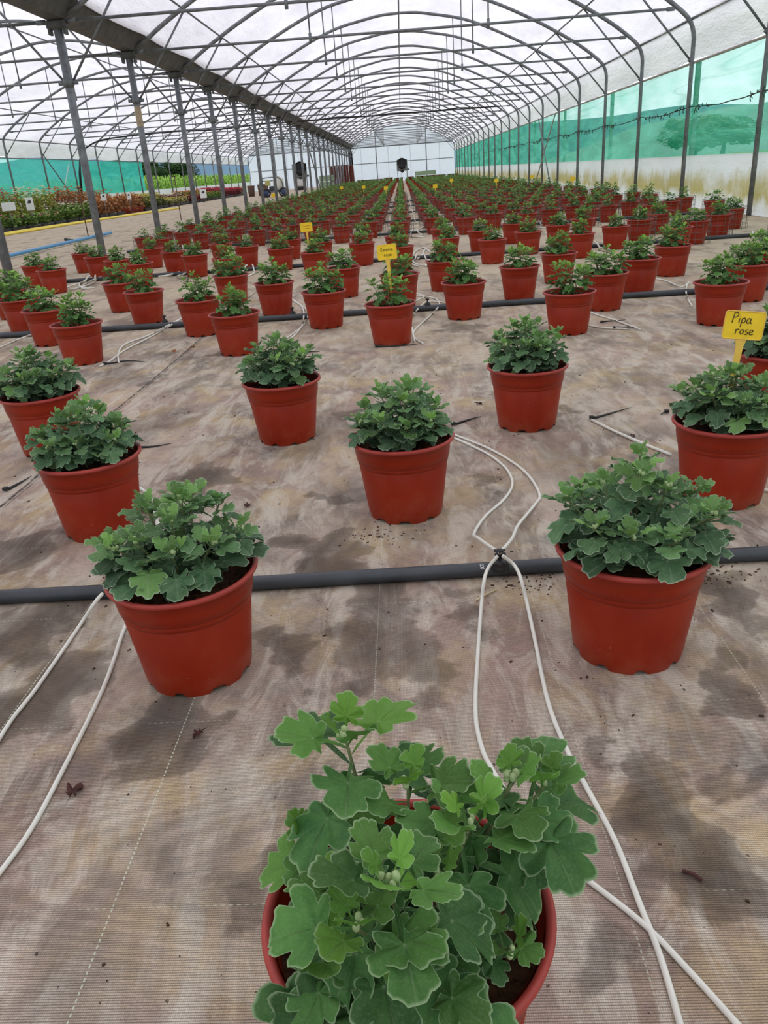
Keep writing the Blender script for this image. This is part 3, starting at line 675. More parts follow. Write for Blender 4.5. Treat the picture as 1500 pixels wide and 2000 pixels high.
# ------------------------------------------------------------------ chrysanthemum foliage
def leaf_mat(name, dark, mid, young, edge, ytrans=.22):
    m = bpy.data.materials.new(name); m.use_nodes = True; k = NT(m)
    at = k.n('ShaderNodeAttribute'); at.attribute_name = 'leafdata'; s = k.n('ShaderNodeSeparateColor'); k.l(at.outputs['Color'], s.inputs[0])
    E_, V_, Yg = s.outputs[0], s.outputs[1], s.outputs[2]
    tc = k.n('ShaderNodeTexCoord'); nf = k.noise(35, 4, .6, tc.outputs['Object']); nf2 = k.noise(400, 2, .6, tc.outputs['Object'])
    c = k.mix(k.ramp(nf, [(.3, 0.0), (.7, 1.0)]), lin(dark), lin(mid))
    c = k.mix(Yg, c, lin(young))
    sh = k.math('ADD', .62, k.math('MULTIPLY', at.outputs['Alpha'], .72)); cc = k.n('ShaderNodeCombineColor'); [k.l(sh, cc.inputs[i]) for i in range(3)]
    c = k.mix(1.0, c, cc.outputs[0], 'MULTIPLY')
    c = k.mix(k.math('MULTIPLY', k.math('POWER', V_, 3.0), .42), c, lin(edge))
    c = k.mix(k.math('MULTIPLY', k.ramp(E_, [(.93, 0.0), (.99, 1.0)]), .52), c, lin(edge))
    c = k.mix(k.math('MULTIPLY', k.ramp(nf2, [(.5, 0.0), (.8, 1.0)]), .12), c, lin(edge))
    k.l(c, k.b.inputs['Base Color']); k.b.inputs['Roughness'].default_value = .62; k.b.inputs['Specular IOR Level'].default_value = .3
    k.l(k.bump(k.math('ADD', k.math('MULTIPLY', nf2, .3), k.math('MULTIPLY', V_, -.8)), .25, .004), k.b.inputs['Normal'])
    tr = k.n('ShaderNodeBsdfTranslucent'); k.l(c, tr.inputs[0])
    mx = k.n('ShaderNodeMixShader'); mx.inputs[0].default_value = ytrans; k.l(k.b.outputs[0], mx.inputs[1]); k.l(tr.outputs[0], mx.inputs[2]); k.l(mx.outputs[0], k.out.inputs[0])
    return m
M_LEAF = leaf_mat('grey_green_leaf', (60, 96, 62), (98, 132, 92), (136, 182, 80), (200, 216, 186))
M_LEAFH = leaf_mat('fresh_green_leaf', (50, 94, 46), (82, 126, 64), (128, 180, 62), (186, 208, 164))
M_LEAFM = leaf_mat('mid_green_leaf', (62, 104, 50), (98, 144, 70), (156, 198, 84), (176, 200, 150), .25)
M_STEM = mat('pale_green_stem', (112, 124, 78), .7, 0, .15, 40)
M_BUD = mat('pale_bud', (176, 196, 140), .8, 0, .1, 60, .2)
OUTL = [(0, .52), (10, .52), (19, .475), (27, .50), (35, .475), (43, .32), (50, .42), (58, .475), (66, .455), (75, .455), (84, .38), (92, .25), (100, .31), (110, .33), (120, .28), (132, .19), (146, .135), (160, .125), (171, .17), (180, .51)]
def outline(k, sharp=1.0):
    pts = OUTL+[(360-a, r) for a, r in OUTL[-2:0:-1]]
    A = np.radians([p[0] for p in pts]); R = np.array([p[1] for p in pts]); n = len(A)
    vein = np.array([1.0 if p[0] in (0, 57, 109, 180, 251, 303) else 0.0 for p in pts])
    if k > 1:
        A2 = []; R2 = []; V2 = []
        for i in range(n):
            a0, a1 = A[i], A[(i+1) % n]+(2*math.pi if i == n-1 else 0)
            p = [R[(i+j) % n] for j in (-1, 0, 1, 2)]
            for j in range(k):
                t = j/k; A2.append(a0+(a1-a0)*t)
                R2.append(.5*((2*p[1])+(-p[0]+p[2])*t+(2*p[0]-5*p[1]+4*p[2]-p[3])*t*t+(-p[0]+3*p[1]-3*p[2]+p[3])*t**3)); V2.append(vein[i] if j == 0 else 0.0)
        A, R, vein = np.array(A2), np.array(R2), np.array(V2)
    return A, R, vein
def lowout():
    pts = [(0, .58), (26, .42), (55, .52), (88, .26), (112, .34), (150, .12), (180, .50), (210, .12), (248, .34), (272, .26), (305, .52), (334, .42)]
    return np.radians([p[0] for p in pts]), np.array([p[1] for p in pts]), np.zeros(len(pts))
LOD = {'hero': (outline(2), (.25, .5, .74, .92, 1.0)), 'near': (outline(1), (.35, .7, .93, 1.0)), 'mid': (outline(1), (.6, 1.0)), 'low': (lowout(), (1.0,))}
def hits(V):
    q = np.hypot(V[:, 0], V[:, 1]); z = V[:, 2]
    return bool((((z < .231) & (q > .119) & (q < .150)) | ((q <= .119) & (z < .204)) | ((z < .225) & (q < .143) & (q > .119)) | (z < .12)).any())
def leaf(b, base, az, pitch, bend, L, rnd, lod='near', young=0.0, wid=.80, cup=.12, ripple=.03, roll=0.0, pot=False):
    if pot:
        # leaves rest on the rim and soil instead of passing through them
        for k in range(7):
            t = MB(); leaf(t, base, az, pitch, bend, L, rnd, lod, young, wid, cup, ripple, roll)
            if not hits(np.array(t.v)): b.add(t.v, t.f, t.a); return
            pitch += .22; bend *= .85
            if k > 3: L *= .85
        return
    (A, R, vein), rings = LOD[lod]
    R = R*(1+np.array([rnd.uniform(-.06, .06) for _ in range(len(A))])*(1 if lod != 'hero' else .35))
    shade = rnd.random(); n = len(A); X = [np.zeros(1)]; Yy = [np.full(1, .50)]; E_ = [np.zeros(1)]; VV = [np.ones(1)]
    for t in rings:
        Rt = R*t if t > .8 else (R*(.35+.65*t)+.40*(1-t)*.65*0+0)*t
        x = np.sin(A)*Rt*wid; y = .50+np.cos(A)*Rt
        X.append(x); Yy.append(np.clip(y, 0, 1.05)); E_.append(np.full(n, t)); VV.append(vein*(1-.35*t))
    x = np.concatenate(X); y = np.concatenate(Yy); e = np.concatenate(E_); vv = np.concatenate(VV)
    ph = rnd.uniform(0, 6.28); ang = np.arctan2(x, y-.50)
    off = L*(cup*np.abs(x)**1.4*2.0+ripple*e**2*np.sin(5*ang+ph)+ripple*.6*e**2*np.sin(9*ang+ph*2)-.02*vv*(e > 0)*(e < .99))
    bb = bend if abs(bend) > 1e-3 else 1e-3
    th = pitch-bb*y
    u = L*(math.sin(pitch)-np.sin(th))/bb; h = L*(np.cos(th)-math.cos(pitch))/bb
    u = u-np.sin(th)*off; h = h+np.cos(th)*off
    xs = x*L
    if roll:
        cr_, sr_ = math.cos(roll), math.sin(roll); xs, hh = xs*cr_, h+xs*sr_; h = hh
    ca, sa = math.cos(az), math.sin(az)
    V = np.stack([base[0]+u*ca-xs*sa, base[1]+u*sa+xs*ca, base[2]+h], -1)
    F = [(0, 1+(k+1) % n, 1+k) for k in range(n)]
    for j in range(len(rings)-1):
        o0 = 1+j*n; o1 = 1+(j+1)*n
        F += [(o0+k, o0+(k+1) % n, o1+(k+1) % n, o1+k) for k in range(n)]
    at = [(float(a), float(c), young, shade) for a, c in zip(e, vv)]
    b.add(V.tolist(), F, at)
def shoot(bl, bs, bb, base, tip, rnd, n=12, Lmax=.085, Lmin=.028, lod='near', wid=.82, t0=.35, inward=.7, low=-.15, high=1.15, young=.6, buds=3, bendl=1.3, centre=(0, 0), skip_az=None):
    base = np.array(base, float); tip = np.array(tip, float)
    mid = base*.45+tip*.55+np.array([0, 0, .012]); P = smoothpts([base, mid, tip], 5)
    bs.tube(P, .0022, 5 if lod in ('low', 'mid') else 6, rr=[.0028-.0012*i/(len(P)-1) for i in range(len(P))])
    out = math.atan2(tip[1]-centre[1], tip[0]-centre[0]); R0 = math.hypot(tip[0]-centre[0], tip[1]-centre[1])
    az = rnd.uniform(0, 6.28)
    for i in range(n):
        t = i/(n-1); q = t0+(1-t0)*t**.8; k = q*(len(P)-1); j = min(int(k), len(P)-2); p = P[j]+(P[j+1]-P[j])*(k-j)
        az += 2.399+rnd.uniform(-.25, .25)
        L = Lmax+(Lmin-Lmax)*t**1.25; L *= rnd.uniform(.85, 1.12)
        face = math.cos(az-out)
        if R0 > .02 and face < -.2: L *= inward+(1-inward)*t
        pitch = low+(high-low)*t**1.1+rnd.uniform(-.18, .18)
        if R0 > .02: pitch -= .18*face*(1-t)
        if skip_az and t < .5 and math.cos(az-skip_az) > .3: continue
        bend = bendl*(1-t)*rnd.uniform(.6, 1.2)+.15
        yg = young*max(0, (t-.35)/.65)**1.2*rnd.uniform(.6, 1.1)+(.35 if rnd.random() < .07 else 0)
        leaf(bl, p, az, pitch, bend, L, rnd, lod, min(1, yg), wid*rnd.uniform(.88, 1.1), rnd.uniform(.05, .2), rnd.uniform(.02, .05), rnd.uniform(-.3, .3), pot=True)
    for i in range(buds):
        a = rnd.uniform(0, 6.28); r = .006 if i else 0; s = rnd.uniform(.0025, .004)
        bb.ell((tip[0]+r*math.cos(a), tip[1]+r*math.sin(a), tip[2]+.004+rnd.uniform(-.003, .004)), (s, s, s*1.4), 7, 6)
POT_G = 'potted chrysanthemums standing on the greenhouse floor'
def near_pot(x, y, rz, seed, label, shoots, lod='near', lm=None, tilt=0):
    t = thing('potted_chrysanthemum', label, 'potted plant', (x, y, 0), rz, POT_G)
    lm = lm or M_LEAF
    link('pot_body', POT_HI[0], t); link('rim', POT_HI[1], t); link('soil', soil_mesh(seed), t)
    rnd = random.Random(seed)
    for sh in shoots:
        bl, bs, bb = MB(), MB(), MB()
        kw = dict(sh[2]) if len(sh) > 2 else {}
        shoot(bl, bs, bb, sh[0], sh[1], rnd, lod=lod, **kw)
        o = bl.build('leafy_shoot', lm, t, attr=True); bs.build('stem', M_STEM, o)
        if bb.v: bb.build('buds', M_BUD, o)
    return t
def dome(seed, nsh=10, R=.115, top=.365, edge=.285, Lmax=.078, lod_n=13):
    nsh += 3
    rnd = random.Random(seed*7+1); S = []
    a0 = rnd.uniform(0, 6.28)
    for i in range(nsh):
        if i < 2: r = rnd.uniform(.0, .035); a = rnd.uniform(0, 6.28)
        elif i < 5: r = rnd.uniform(.05, .075); a = a0+i*2.09
        else: r = R*rnd.uniform(.85, 1.08); a = a0+i*6.28/(nsh-5)+rnd.uniform(-.25, .25)
        z = edge+(top-edge)*(1-(r/R)**2*.85)+rnd.uniform(-.015, .02)
        S.append(((r*.35*math.cos(a), r*.35*math.sin(a), .197), (r*math.cos(a), r*math.sin(a), z), dict(n=lod_n+2, Lmax=Lmax*1.28, Lmin=.034, t0=.30 if r < .05 else .16, inward=.7, low=-.15, wid=.86, bendl=1.6)))
    return S
# front pot: every shoot placed as it grows in the photo
def hero():
    cx, cy = -.032, .556
    def s(x, y, z, n=12, Lmax=.085, **k):
        x -= cx; y -= cy; d = dict(n=n+1, Lmax=Lmax*1.32, Lmin=.04, wid=.86); d.update(k)
        return ((x*.45, y*.45, .197), (x, y, z), d)
    return [s(-.084, .612, .395, 10, .105, buds=6, t0=.55, low=-.1),
            s(-.024, .575, .365, 12, .088, t0=.4), s(-.038, .44, .395, 13, .082, t0=.35, buds=4),
            s(-.067, .435, .35, 13, .098, t0=.35), s(.034, .535, .36, 13, .082, t0=.4),
            s(.076, .580, .36, 10, .075, t0=.4, buds=5), s(.108, .590, .345, 9, .080, t0=.5, low=.35, bendl=1.6),
            s(-.125, .570, .30, 12, .06, t0=.3), s(.062, .478, .262, 8, .034, t0=.3, buds=2),
            s(-.085, .50, .31, 9, .075), s(.0, .50, .33, 8, .07), s(-.02, .425, .30, 9, .09, low=-.6),
            s(-.10, .455, .29, 8, .085, low=-.5)]
near_pot(-.032, .556, 0, 11, 'nearest potted chrysanthemum at the bottom edge, large glossy fresh leaves and dark soil showing right', hero(), 'hero', M_LEAFH)
NEAR = [(-.462, 1.325, .4, 21, 'large dense chrysanthemum in a red-brown pot, front left before the black pipe', dict(nsh=11, R=.12, top=.375, edge=.285)),
        (.402, 1.335, 1.9, 22, 'large dense chrysanthemum in a red-brown pot, front right on the black pipe line', dict(nsh=12, R=.14, top=.375, edge=.28)),
        (-.920, 2.055, 2.6, 23, 'dense chrysanthemum in a red-brown pot at left, just behind the front left one', dict(nsh=11, R=.115, top=.35, edge=.275)),
        (-.036, 2.068, 3.3, 24, 'dense chrysanthemum in a red-brown pot in the middle between the front two', dict(nsh=11, R=.115, top=.36, edge=.28)),
        (-.480, 2.815, .9, 25, 'chrysanthemum with one shoot poking up left, red-brown pot left of centre', dict(nsh=11, R=.115, top=.375, edge=.285)),
        (.420, 2.810, 4.4, 26, 'dense rounded chrysanthemum in a red-brown pot right of centre', dict(nsh=11, R=.115, top=.375, edge=.28)),
        (.850, 2.050, 5.2, 27, 'large chrysanthemum in the red-brown pot holding the near yellow label', dict(nsh=12, R=.125, top=.365, edge=.28)),
        (-1.395, 2.830, 1.3, 28, 'dense greyish chrysanthemum in a red-brown pot at the left edge', dict(nsh=13, R=.13, top=.375, edge=.28)),
        (1.305, 2.780, 3.9, 29, 'chrysanthemum at the right edge behind the near yellow label', dict(nsh=11, R=.12, top=.36, edge=.28))]
for x, y, rz, seed, lab, kw in NEAR: near_pot(x, y, rz, seed, lab, dome(seed, **kw))

# mid plants: several upright leggy shoots, made once in six forms and copied
def mid_proto(seed):
    rnd = random.Random(seed); bl, bs, bb = MB(), MB(), MB(); ns = rnd.choice((6, 7, 8)); a0 = rnd.uniform(0, 6.28)
    for i in range(ns):
        a = a0+i*6.28/ns+rnd.uniform(-.4, .4); r = rnd.uniform(.05, .105) if i else .01; h = rnd.uniform(.135, .185)*(1.05-.35*(r/.11)**2)
        shoot(bl, bs, bb, (r*.35*math.cos(a), r*.35*math.sin(a), .198), (r*math.cos(a), r*math.sin(a), .2+h), rnd, n=16, Lmax=.088, Lmin=.034, lod='mid', wid=.72, t0=.18, inward=.9, low=-.15, high=1.1, young=.7, buds=0, bendl=.8)
    # low ring of leaves over the soil
    for i in range(7): leaf(bl, (.05*math.cos(i*.9), .05*math.sin(i*.9), .208), i*.9+rnd.uniform(-.3, .3), .15, .5, .05, rnd, 'mid', 0, .8)
    return bl.mesh('foliage', M_LEAFM, attr=True), bs.mesh('stem', M_STEM)
def far_proto(seed):
    rnd = random.Random(seed); bl, bs, bb = MB(), MB(), MB(); ns = rnd.choice((4, 5, 6)); a0 = rnd.uniform(0, 6.28)
    for i in range(ns):
        a = a0+i*6.28/ns; r = rnd.uniform(.045, .09) if i else .01; h = rnd.uniform(.10, .165)*(1.05-.3*(r/.08)**2)
        shoot(bl, bs, bb, (r*.35*math.cos(a), r*.35*math.sin(a), .2), (r*math.cos(a), r*math.sin(a), .2+h), rnd, n=11, Lmax=.088, Lmin=.045, lod='low', wid=.9, t0=.2, inward=.9, low=-.2, high=1.0, young=.45, buds=0, bendl=.9)
    return bl.mesh('foliage', M_LEAFM, attr=True), bs.mesh('stem', M_STEM)
MID = [mid_proto(100+i) for i in range(7)]; FARP = [far_proto(200+i) for i in range(6)]
SOILS = [soil_mesh(300+i, 20) for i in range(2)]; SOIL_LO = soil_low()
M_WIRE = mat('cage_wire', (104, 108, 100), .6, .3, .1)
def cage_mesh(n=14, rr=(.055, .12, .185, .245), wr=.0022, sid=3):
    b = MB(); R = .172
    for z in rr: b.tube([(R*math.cos(a), R*math.sin(a), z) for a in np.linspace(0, 2*math.pi, 21)[:-1]], wr, sid, closed=True)
    for k in range(n):
        a = 2*math.pi*k/n; b.tube([(R*math.cos(a), R*math.sin(a), 0.0), (R*math.cos(a), R*math.sin(a), rr[-1])], wr, sid, caps=False)
    return b.mesh('wire_cage', M_WIRE)
CAGE = cage_mesh()
ROWS = {}
def place(x, y): ROWS.setdefault(round(y, 2), []).append(x)
B1 = [(4.46, [-1.89, -.98, -.10, .895, 1.72]), (5.13, [-2.36, -1.35, -.535, .36, 1.25, 2.14]), (5.76, [-2.82, -1.90, -.95, -.05, .80, 1.64, 2.52]), (6.43, [-3.22, -2.30, -1.40, -.50, .30, 1.20, 2.08, 2.95])]
rnd = random.Random(77)
grid = []
for y, xs in B1: grid.append((y, xs))
def par(row, odd, y, jit=.04):
    xs = []
    for c in range(-10, 11):
        if (c % 2 != 0) != odd: continue
        x = .4325*c-.05+(.05 if c > 0 else 0)
        if x < -4.1 or x > 4.4: continue
        if y < 8.4 and (x < -3.7 or x > 3.4): continue
        xs.append(x)
    return xs
for y, odd in ((8.0, False), (8.65, True), (9.25, False), (9.95, True)): grid.append((y, par(0, odd, y)))
yb = 11.75; blk = 3
while yb < 64:
    for r, dy in enumerate((0, .60, 1.2, 1.8)):
        if yb+dy < 66: grid.append((yb+dy, par(0, r % 2 == 1, yb)))
    yb += 3.02
ALL = []
for ri, (y, xs) in enumerate(grid):
    xs = sorted(xs)
    for i, x in enumerate(xs): ALL.append((ri, i, len(xs), x+rnd.uniform(-.035, .035)*(ri > 3), y+rnd.uniform(-.05, .05)*(ri > 3)))
def make_pot(ri, i, n, x, y, idx):
    rowname = ORD[ri+5] if ri+5 < len(ORD) else None
    caged = y > 11 or (y > 8.3 and x > 2.2)
    if ri < 4: lab = 'leggy chrysanthemum in a pot, %s from left in the %s row from the camera' % (ORD[i+1], rowname)
    elif ri < 16: lab = '%s chrysanthemum pot, %s from left in the %s row from the camera' % ('small caged' if caged else 'low bushy', ORD[i+1], rowname)
    else: lab = 'small caged chrysanthemum pot in the packed far rows, %s of the centre gap' % ('left' if x < .15 else 'right')
    t = thing('potted_chrysanthemum', lab[:], 'potted plant', (x, y, 0), rnd.uniform(0, 6.28), POT_G)
    if y < 10.5:
        link('pot_body', POT_HI[0] if y < 7 else POT_LO[0], t); link('rim', POT_HI[1] if y < 7 else POT_LO[1], t)
        link('soil', SOILS[idx % 2], t); f, s = MID[rnd.randrange(7)]; fo = link('foliage', f, t); link('stem', s, fo)
        sc = rnd.uniform(.86, 1.08)*(1 if y < 7 else .86); fo.scale = (sc, sc, 1); fo.location = (0, 0, 0)
        k = (rnd.uniform(.9, 1.1) if y < 7 else .85); fo.scale[2] = k; fo.location[2] = .2*(1-k)
    else:
        link('pot_body', POT_LO[0], t); link('rim', POT_LO[1], t)
        link('soil', SOIL_LO, t); f, s = FARP[rnd.randrange(6)]; fo = link('foliage', f, t); k = rnd.uniform(.85, 1.25); fo.scale = (rnd.uniform(.8, 1.1),)*2+(k,); fo.location[2] = .2*(1-k)
    if caged:
        cl = ('wire cage around the pot %s from left in the %s row from camera' % (ORD[i+1], rowname)) if ri < 16 else 'wire mesh cage around a small pot in the far rows, %s of the centre gap' % ('left' if x < .15 else 'right')
        c = link('wire_cage', CAGE, None, (x+rnd.uniform(-.012, .012), y+rnd.uniform(-.012, .012), 0)); c.rotation_euler = (rnd.uniform(-.02, .02)*0, 0, rnd.uniform(0, 6.28)); tag(c, cl, 'wire cage', 'wire cages around the pots')
IND = ALL[:290]; REST = ALL[290:]
for idx, (ri, i, n, x, y) in enumerate(IND): make_pot(ri, i, n, x, y, idx)
# the rest of the crop, far down the tunnel, is one mass
def bulk():
    b = MB(); b2 = MB(); fp = [m for m, s in FARP]
    cache = []
    for f in fp[:4]:
        V = np.array([v.co[:] for v in f.vertices]); F = [tuple(p.vertices) for p in f.polygons]; A = [tuple(d.color[:4]) for d in f.attributes['leafdata'].data]; cache.append((V, F, A))
    for ri, i, n, x, y in REST:
        b.m = 0; b.lathe([(.105, 0), (.1325, .20), (.147, .215), (.145, .23)], 12, c=(x, y, 0))
        b.m = 1; b.lathe([(.001, .202), (.138, .198)], 12, c=(x, y, 0))
        b.m = 2; V, F, A = cache[rnd.randrange(4)]; a = rnd.uniform(0, 6.28); C, S = math.cos(a), math.sin(a)
        W = np.stack([V[:, 0]*C-V[:, 1]*S+x, V[:, 0]*S+V[:, 1]*C+y, V[:, 2]], -1)
        o = len(b.v); b.v += W.tolist(); b.f += [tuple(q+o for q in f) for f in F]; b.a += A; b.mi += [2]*len(F)
    o = b.build('potted_chrysanthemum_rows', [M_POT, M_SOIL, M_LEAFM], None, attr=True)
    tag(o, 'mass of small potted chrysanthemums in the furthest rows before the end wall', 'potted plants', None, 'stuff')
if REST: bulk()

# ------------------------------------------------------------------ yellow labels with handwriting
M_YEL = mat('yellow_plastic_label', (248, 208, 30), .45, 0, .05, 30); M_YELS = mat('pale_yellow_plastic', (240, 196, 80), .5, 0, .05, 30); M_INK = mat('black_marker', (26, 20, 14), .6)
G = {'P': ([[(0, 0), (.05, 1.0)], [(.0, 1.0), (.3, 1.08), (.5, .85), (.35, .62), (.06, .55)]], .62), 'i': ([[(.1, .5), (.1, .0)], [(.1, .74), (.1, .70)]], .30),
     'p': ([[(.08, .5), (.05, -.42)], [(.08, .42), (.3, .55), (.45, .3), (.3, .05), (.08, .1)]], .58), 'a': ([[(.42, .5), (.15, .5), (.02, .2), (.18, 0), (.4, .2), (.42, .5), (.44, .1), (.62, .0)]], .66),
     'r': ([[(.05, .5), (.08, 0)], [(.08, .3), (.2, .5), (.42, .48)]], .5), 'o': ([[(.2, .5), (.03, .25), (.2, 0), (.4, .2), (.32, .46), (.2, .5)]], .52), 's': ([[(.38, .5), (.12, .45), (.14, .28), (.36, .2), (.3, .02), (.05, .02)]], .48),
     'e': ([[(.05, .25), (.38, .3), (.3, .5), (.1, .42), (.06, .1), (.25, 0), (.48, .08)]], .56), 'K': ([[(.05, 1), (.05, 0)], [(.45, .95), (.07, .5), (.5, .0)]], .6), 'n': ([[(.06, .5), (.06, 0)], [(.06, .35), (.25, .5), (.38, .35), (.4, 0)]], .55)}
def write(b, text, cx, cz, h, w=None, yy=0.0, r=.0011, slant=.08):
    width = sum(G[c][1] if c in G else .3 for c in text)*h; x = cx-width/2
    for c in text:
        for st in G[c][0]:
            b.tube([(x+p[0]*h+p[1]*h*slant, yy, cz+p[1]*h) for p in (st if len(st) < 3 else smoothpts([(q[0], q[1], 0) for q in st], 4))], r, 6)
        x += G[c][1]*h
def plant_label(x, y, ztop, zbot, label, lines=None, w=.098, h=.066, tilt=0.0, yaw=0.0, lean=0.0, scrib=False):
    t = thing('plant_label', label, 'plant label', (x, y, zbot), 0, 'yellow plant labels'); t.rotation_euler = (lean, tilt, yaw)
    zc = ztop-zbot-h/2
    b = MB(); P = []; n = 5; r = .008
    for cx_, cz_, a0 in ((w/2-r, h/2-r, 0), (-w/2+r, h/2-r, 90), (-w/2+r, -h/2+r, 180), (w/2-r, -h/2+r, 270)):
        for k in range(n+1): a = math.radians(a0+90*k/n); P.append((cx_+r*math.cos(a), zc+cz_+r*math.sin(a)))
    def slab(b, P, y0, y1):
        m = len(P); b.add([(p[0], y0, p[1]) for p in P]+[(p[0], y1, p[1]) for p in P], [tuple(range(m)), tuple(range(2*m-1, m-1, -1))]+[(i, m+i, m+(i+1) % m, (i+1) % m) for i in range(m)])
    slab(b, P, -.0012, .0012); b.build('board', M_YEL, t, smooth=False)
    b = MB(); m = len(P); Q = [(p[0], -.0016, p[1]) for p in P]; b.tube(Q, .0016, 6, closed=True); q = b.build('board_edge', M_YELS, t)
    b = MB(); zt = zc-h/2; slab(b, [(-.016, zt+.002), (.016, zt+.002), (.010, zt-.02), (.007, zt*.5), (.002, 0), (-.002, 0), (-.007, zt*.5), (-.010, zt-.02)], -.0012, .0012); b.build('stake', M_YELS, t, smooth=False)
    if lines:
        b = MB(); k = len(lines); s = w/.098
        for i, (tx, hh, dx) in enumerate(lines): write(b, tx, dx*s, zc+(.009-.026*i)*s-.004*s, hh*s, yy=-.0022, r=.00095*s)
        b.build('handwriting', M_INK, t)
    elif scrib:
        b = MB()
        for z in (.012, -.010): b.tube([(xx, -.0022, zc+z+.0025*math.sin(i*2.1)) for i, xx in enumerate(np.linspace(-w*.33, w*.33, 24))], .0009, 5)
        b.build('handwriting', mat('faded_marker', (120, 84, 10), .6), t)
    return t
plant_label(.858, 2.10, .500, .21, 'yellow plant label reading Pipa rose in the near right-hand pot', [('Pipa', .023, -.006), ('rose', .023, .004)], w=.108, h=.072, tilt=.13, yaw=.03, lean=-.08)
plant_label(-.085, 4.46, .535, .21, 'yellow plant label reading Kesnia rose in the pot at picture centre', [('Kesnia', .020, 0), ('rose', .020, .003)], w=.105, h=.078, tilt=-.05, lean=-.05)
plant_label(-.935, 8.0, .495, .21, 'yellow plant label with faded writing, behind and left of the Kesnia label', None, w=.115, h=.082, tilt=-.03, scrib=True)
FL = [(.916, 21.56, 'right of the centre gap, nearest of the far ones'), (1.895, 29.1, 'right of the centre gap, furthest back of three there'), (2.42, 23.1, 'midway between centre gap and right wall'), (3.80, 19.8, 'close to the right wall, largest of the far right ones'),
      (-1.274, 28.1, 'third left of the centre gap'), (-.389, 23.9, 'just left of the centre gap'), (-2.085, 30.8, 'far left of the centre gap, very small'), (-4.5, 26.2, 'orange-looking at the foot of the gutter posts'), (3.89, 25.3, 'small at the far right by the wall')]
for x, y, d in FL:
    px, py = min(((q[3], q[4]) for q in ALL), key=lambda q: abs(q[0]-x)*6+abs(q[1]-y))
    plant_label(px+.03, py-.05, .50, .195, 'small yellow plant label %s' % d, None, w=.115, h=.09)

# ------------------------------------------------------------------ litter on the ground cloth
M_DL = mat('dead_leaf_brown', (150, 84, 50), .9, 0, .2, 60); M_DR = mat('dead_leaf_dark', (78, 44, 38), .9, 0, .2, 60)
for k, (x, y, s, m, lab) in enumerate([(-1.42, 4.63, .05, M_DL, 'orange-brown dead leaf on the floor at middle left'), (-1.33, 4.68, .04, M_DL, 'smaller orange-brown dead leaf beside the larger one'), (.248, 3.115, .035, M_DR, 'dark red dead leaf on the floor behind the middle pot'),
        (-.517, 2.131, .04, M_DR, 'dark shrivelled leaf on the floor right of the front left plant'), (-.59, .947, .05, M_DR, 'dark ragged scrap on the floor at lower left'), (-.40, 1.121, .03, M_DR, 'dark crumb of leaf in front of the front left pot'), (.75, 2.62, .03, M_DR, 'dark dead leaf on the floor by the right white tube'), (-.18, 3.36, .035, M_DR, 'dark curled leaf on the open floor left of centre')]):
    b = MB(); r2 = random.Random(k); leaf(b, (0, 0, .003), r2.uniform(0, 6.28), .12, .35, s, r2, 'near', 0, .6, .35, .08); o = b.build('dead_leaf', m, None); o.location = (x, y, .002); tag(o, lab, 'dead leaf', 'dead leaves on the ground cloth')
b = MB(); b.tube([(.332, .782, .004), (.345, .775, .005), (.352, .766, .004)], .0028, 6); tag(b.build('twig', M_DR), 'short knobbly twig on the ground cloth at lower right', 'twig')
b = MB(); b.tube([(.117, 1.53, .003), (.14, 1.55, .005), (.168, 1.575, .003)], .0022, 5); tag(b.build('straw', mat('pale_straw', (210, 196, 160), .8)), 'pale dry straw lying under the white tube below the nearest pipe', 'straw')
b = MB(); r2 = random.Random(5)
for q in range(420):
    x = r2.uniform(-1.6, 1.6); y = r2.uniform(.3, 4.2); s = r2.uniform(.0012, .0035)
    b.box((x, y, s*.4), (s*r2.uniform(1, 3), s, s*.8), r2.uniform(0, 3.14))
for q in range(220):
    cx_, cy_ = r2.choice([(.25, 1.60), (.68, 1.60), (.62, 1.62), (-.1, 1.9)]); s = r2.uniform(.0012, .003)
    b.box((r2.gauss(cx_, .05), r2.gauss(cy_, .03), s*.4), (s*r2.uniform(1, 3), s, s*.8), r2.uniform(0, 3.14))
tag(b.build('soil_crumbs', mat('crumb_brown', (70, 46, 32), .9), None, smooth=False), 'dark soil crumbs scattered over the ground cloth', 'crumbs', None, 'stuff')
# ------------------------------------------------------------------ left tunnel: beds of flowering plants
M_TRAY = mat('black_tray', (26, 25, 26), .6); M_RP = mat('small_red_pot', (140, 48, 30), .6)
FOL = {'lime': (mat('lime_leaf', (176, 178, 74), .8, 0, .3, 9), ), 'olive': (mat('olive_leaf', (138, 140, 66), .8, 0, .3, 9), ), 'rust': (mat('rust_leaf', (190, 134, 86), .8, 0, .3, 9), ), 'green': (mat('bed_green_leaf', (120, 152, 66), .8, 0, .3, 9), ),
       'cream': (mat('cream_leaf', (176, 172, 112), .8, 0, .3, 9), ), 'maroon': (mat('maroon_leaf', (140, 62, 60), .8, 0, .3, 9), ), 'dark': (mat('dark_green_leaf', (110, 120, 60), .8, 0, .3, 9), )}
FLW = {'pink': mat('pink_petal', (216, 120, 140), .8, 0, .1), 'white': mat('white_petal', (240, 236, 206), .8, 0, .05), 'orange': mat('orange_petal', (214, 132, 70), .8, 0, .1), 'yellow': mat('yellow_petal', (226, 204, 80), .8, 0, .1), 'red': mat('red_petal', (206, 56, 84), .8, 0, .15)}
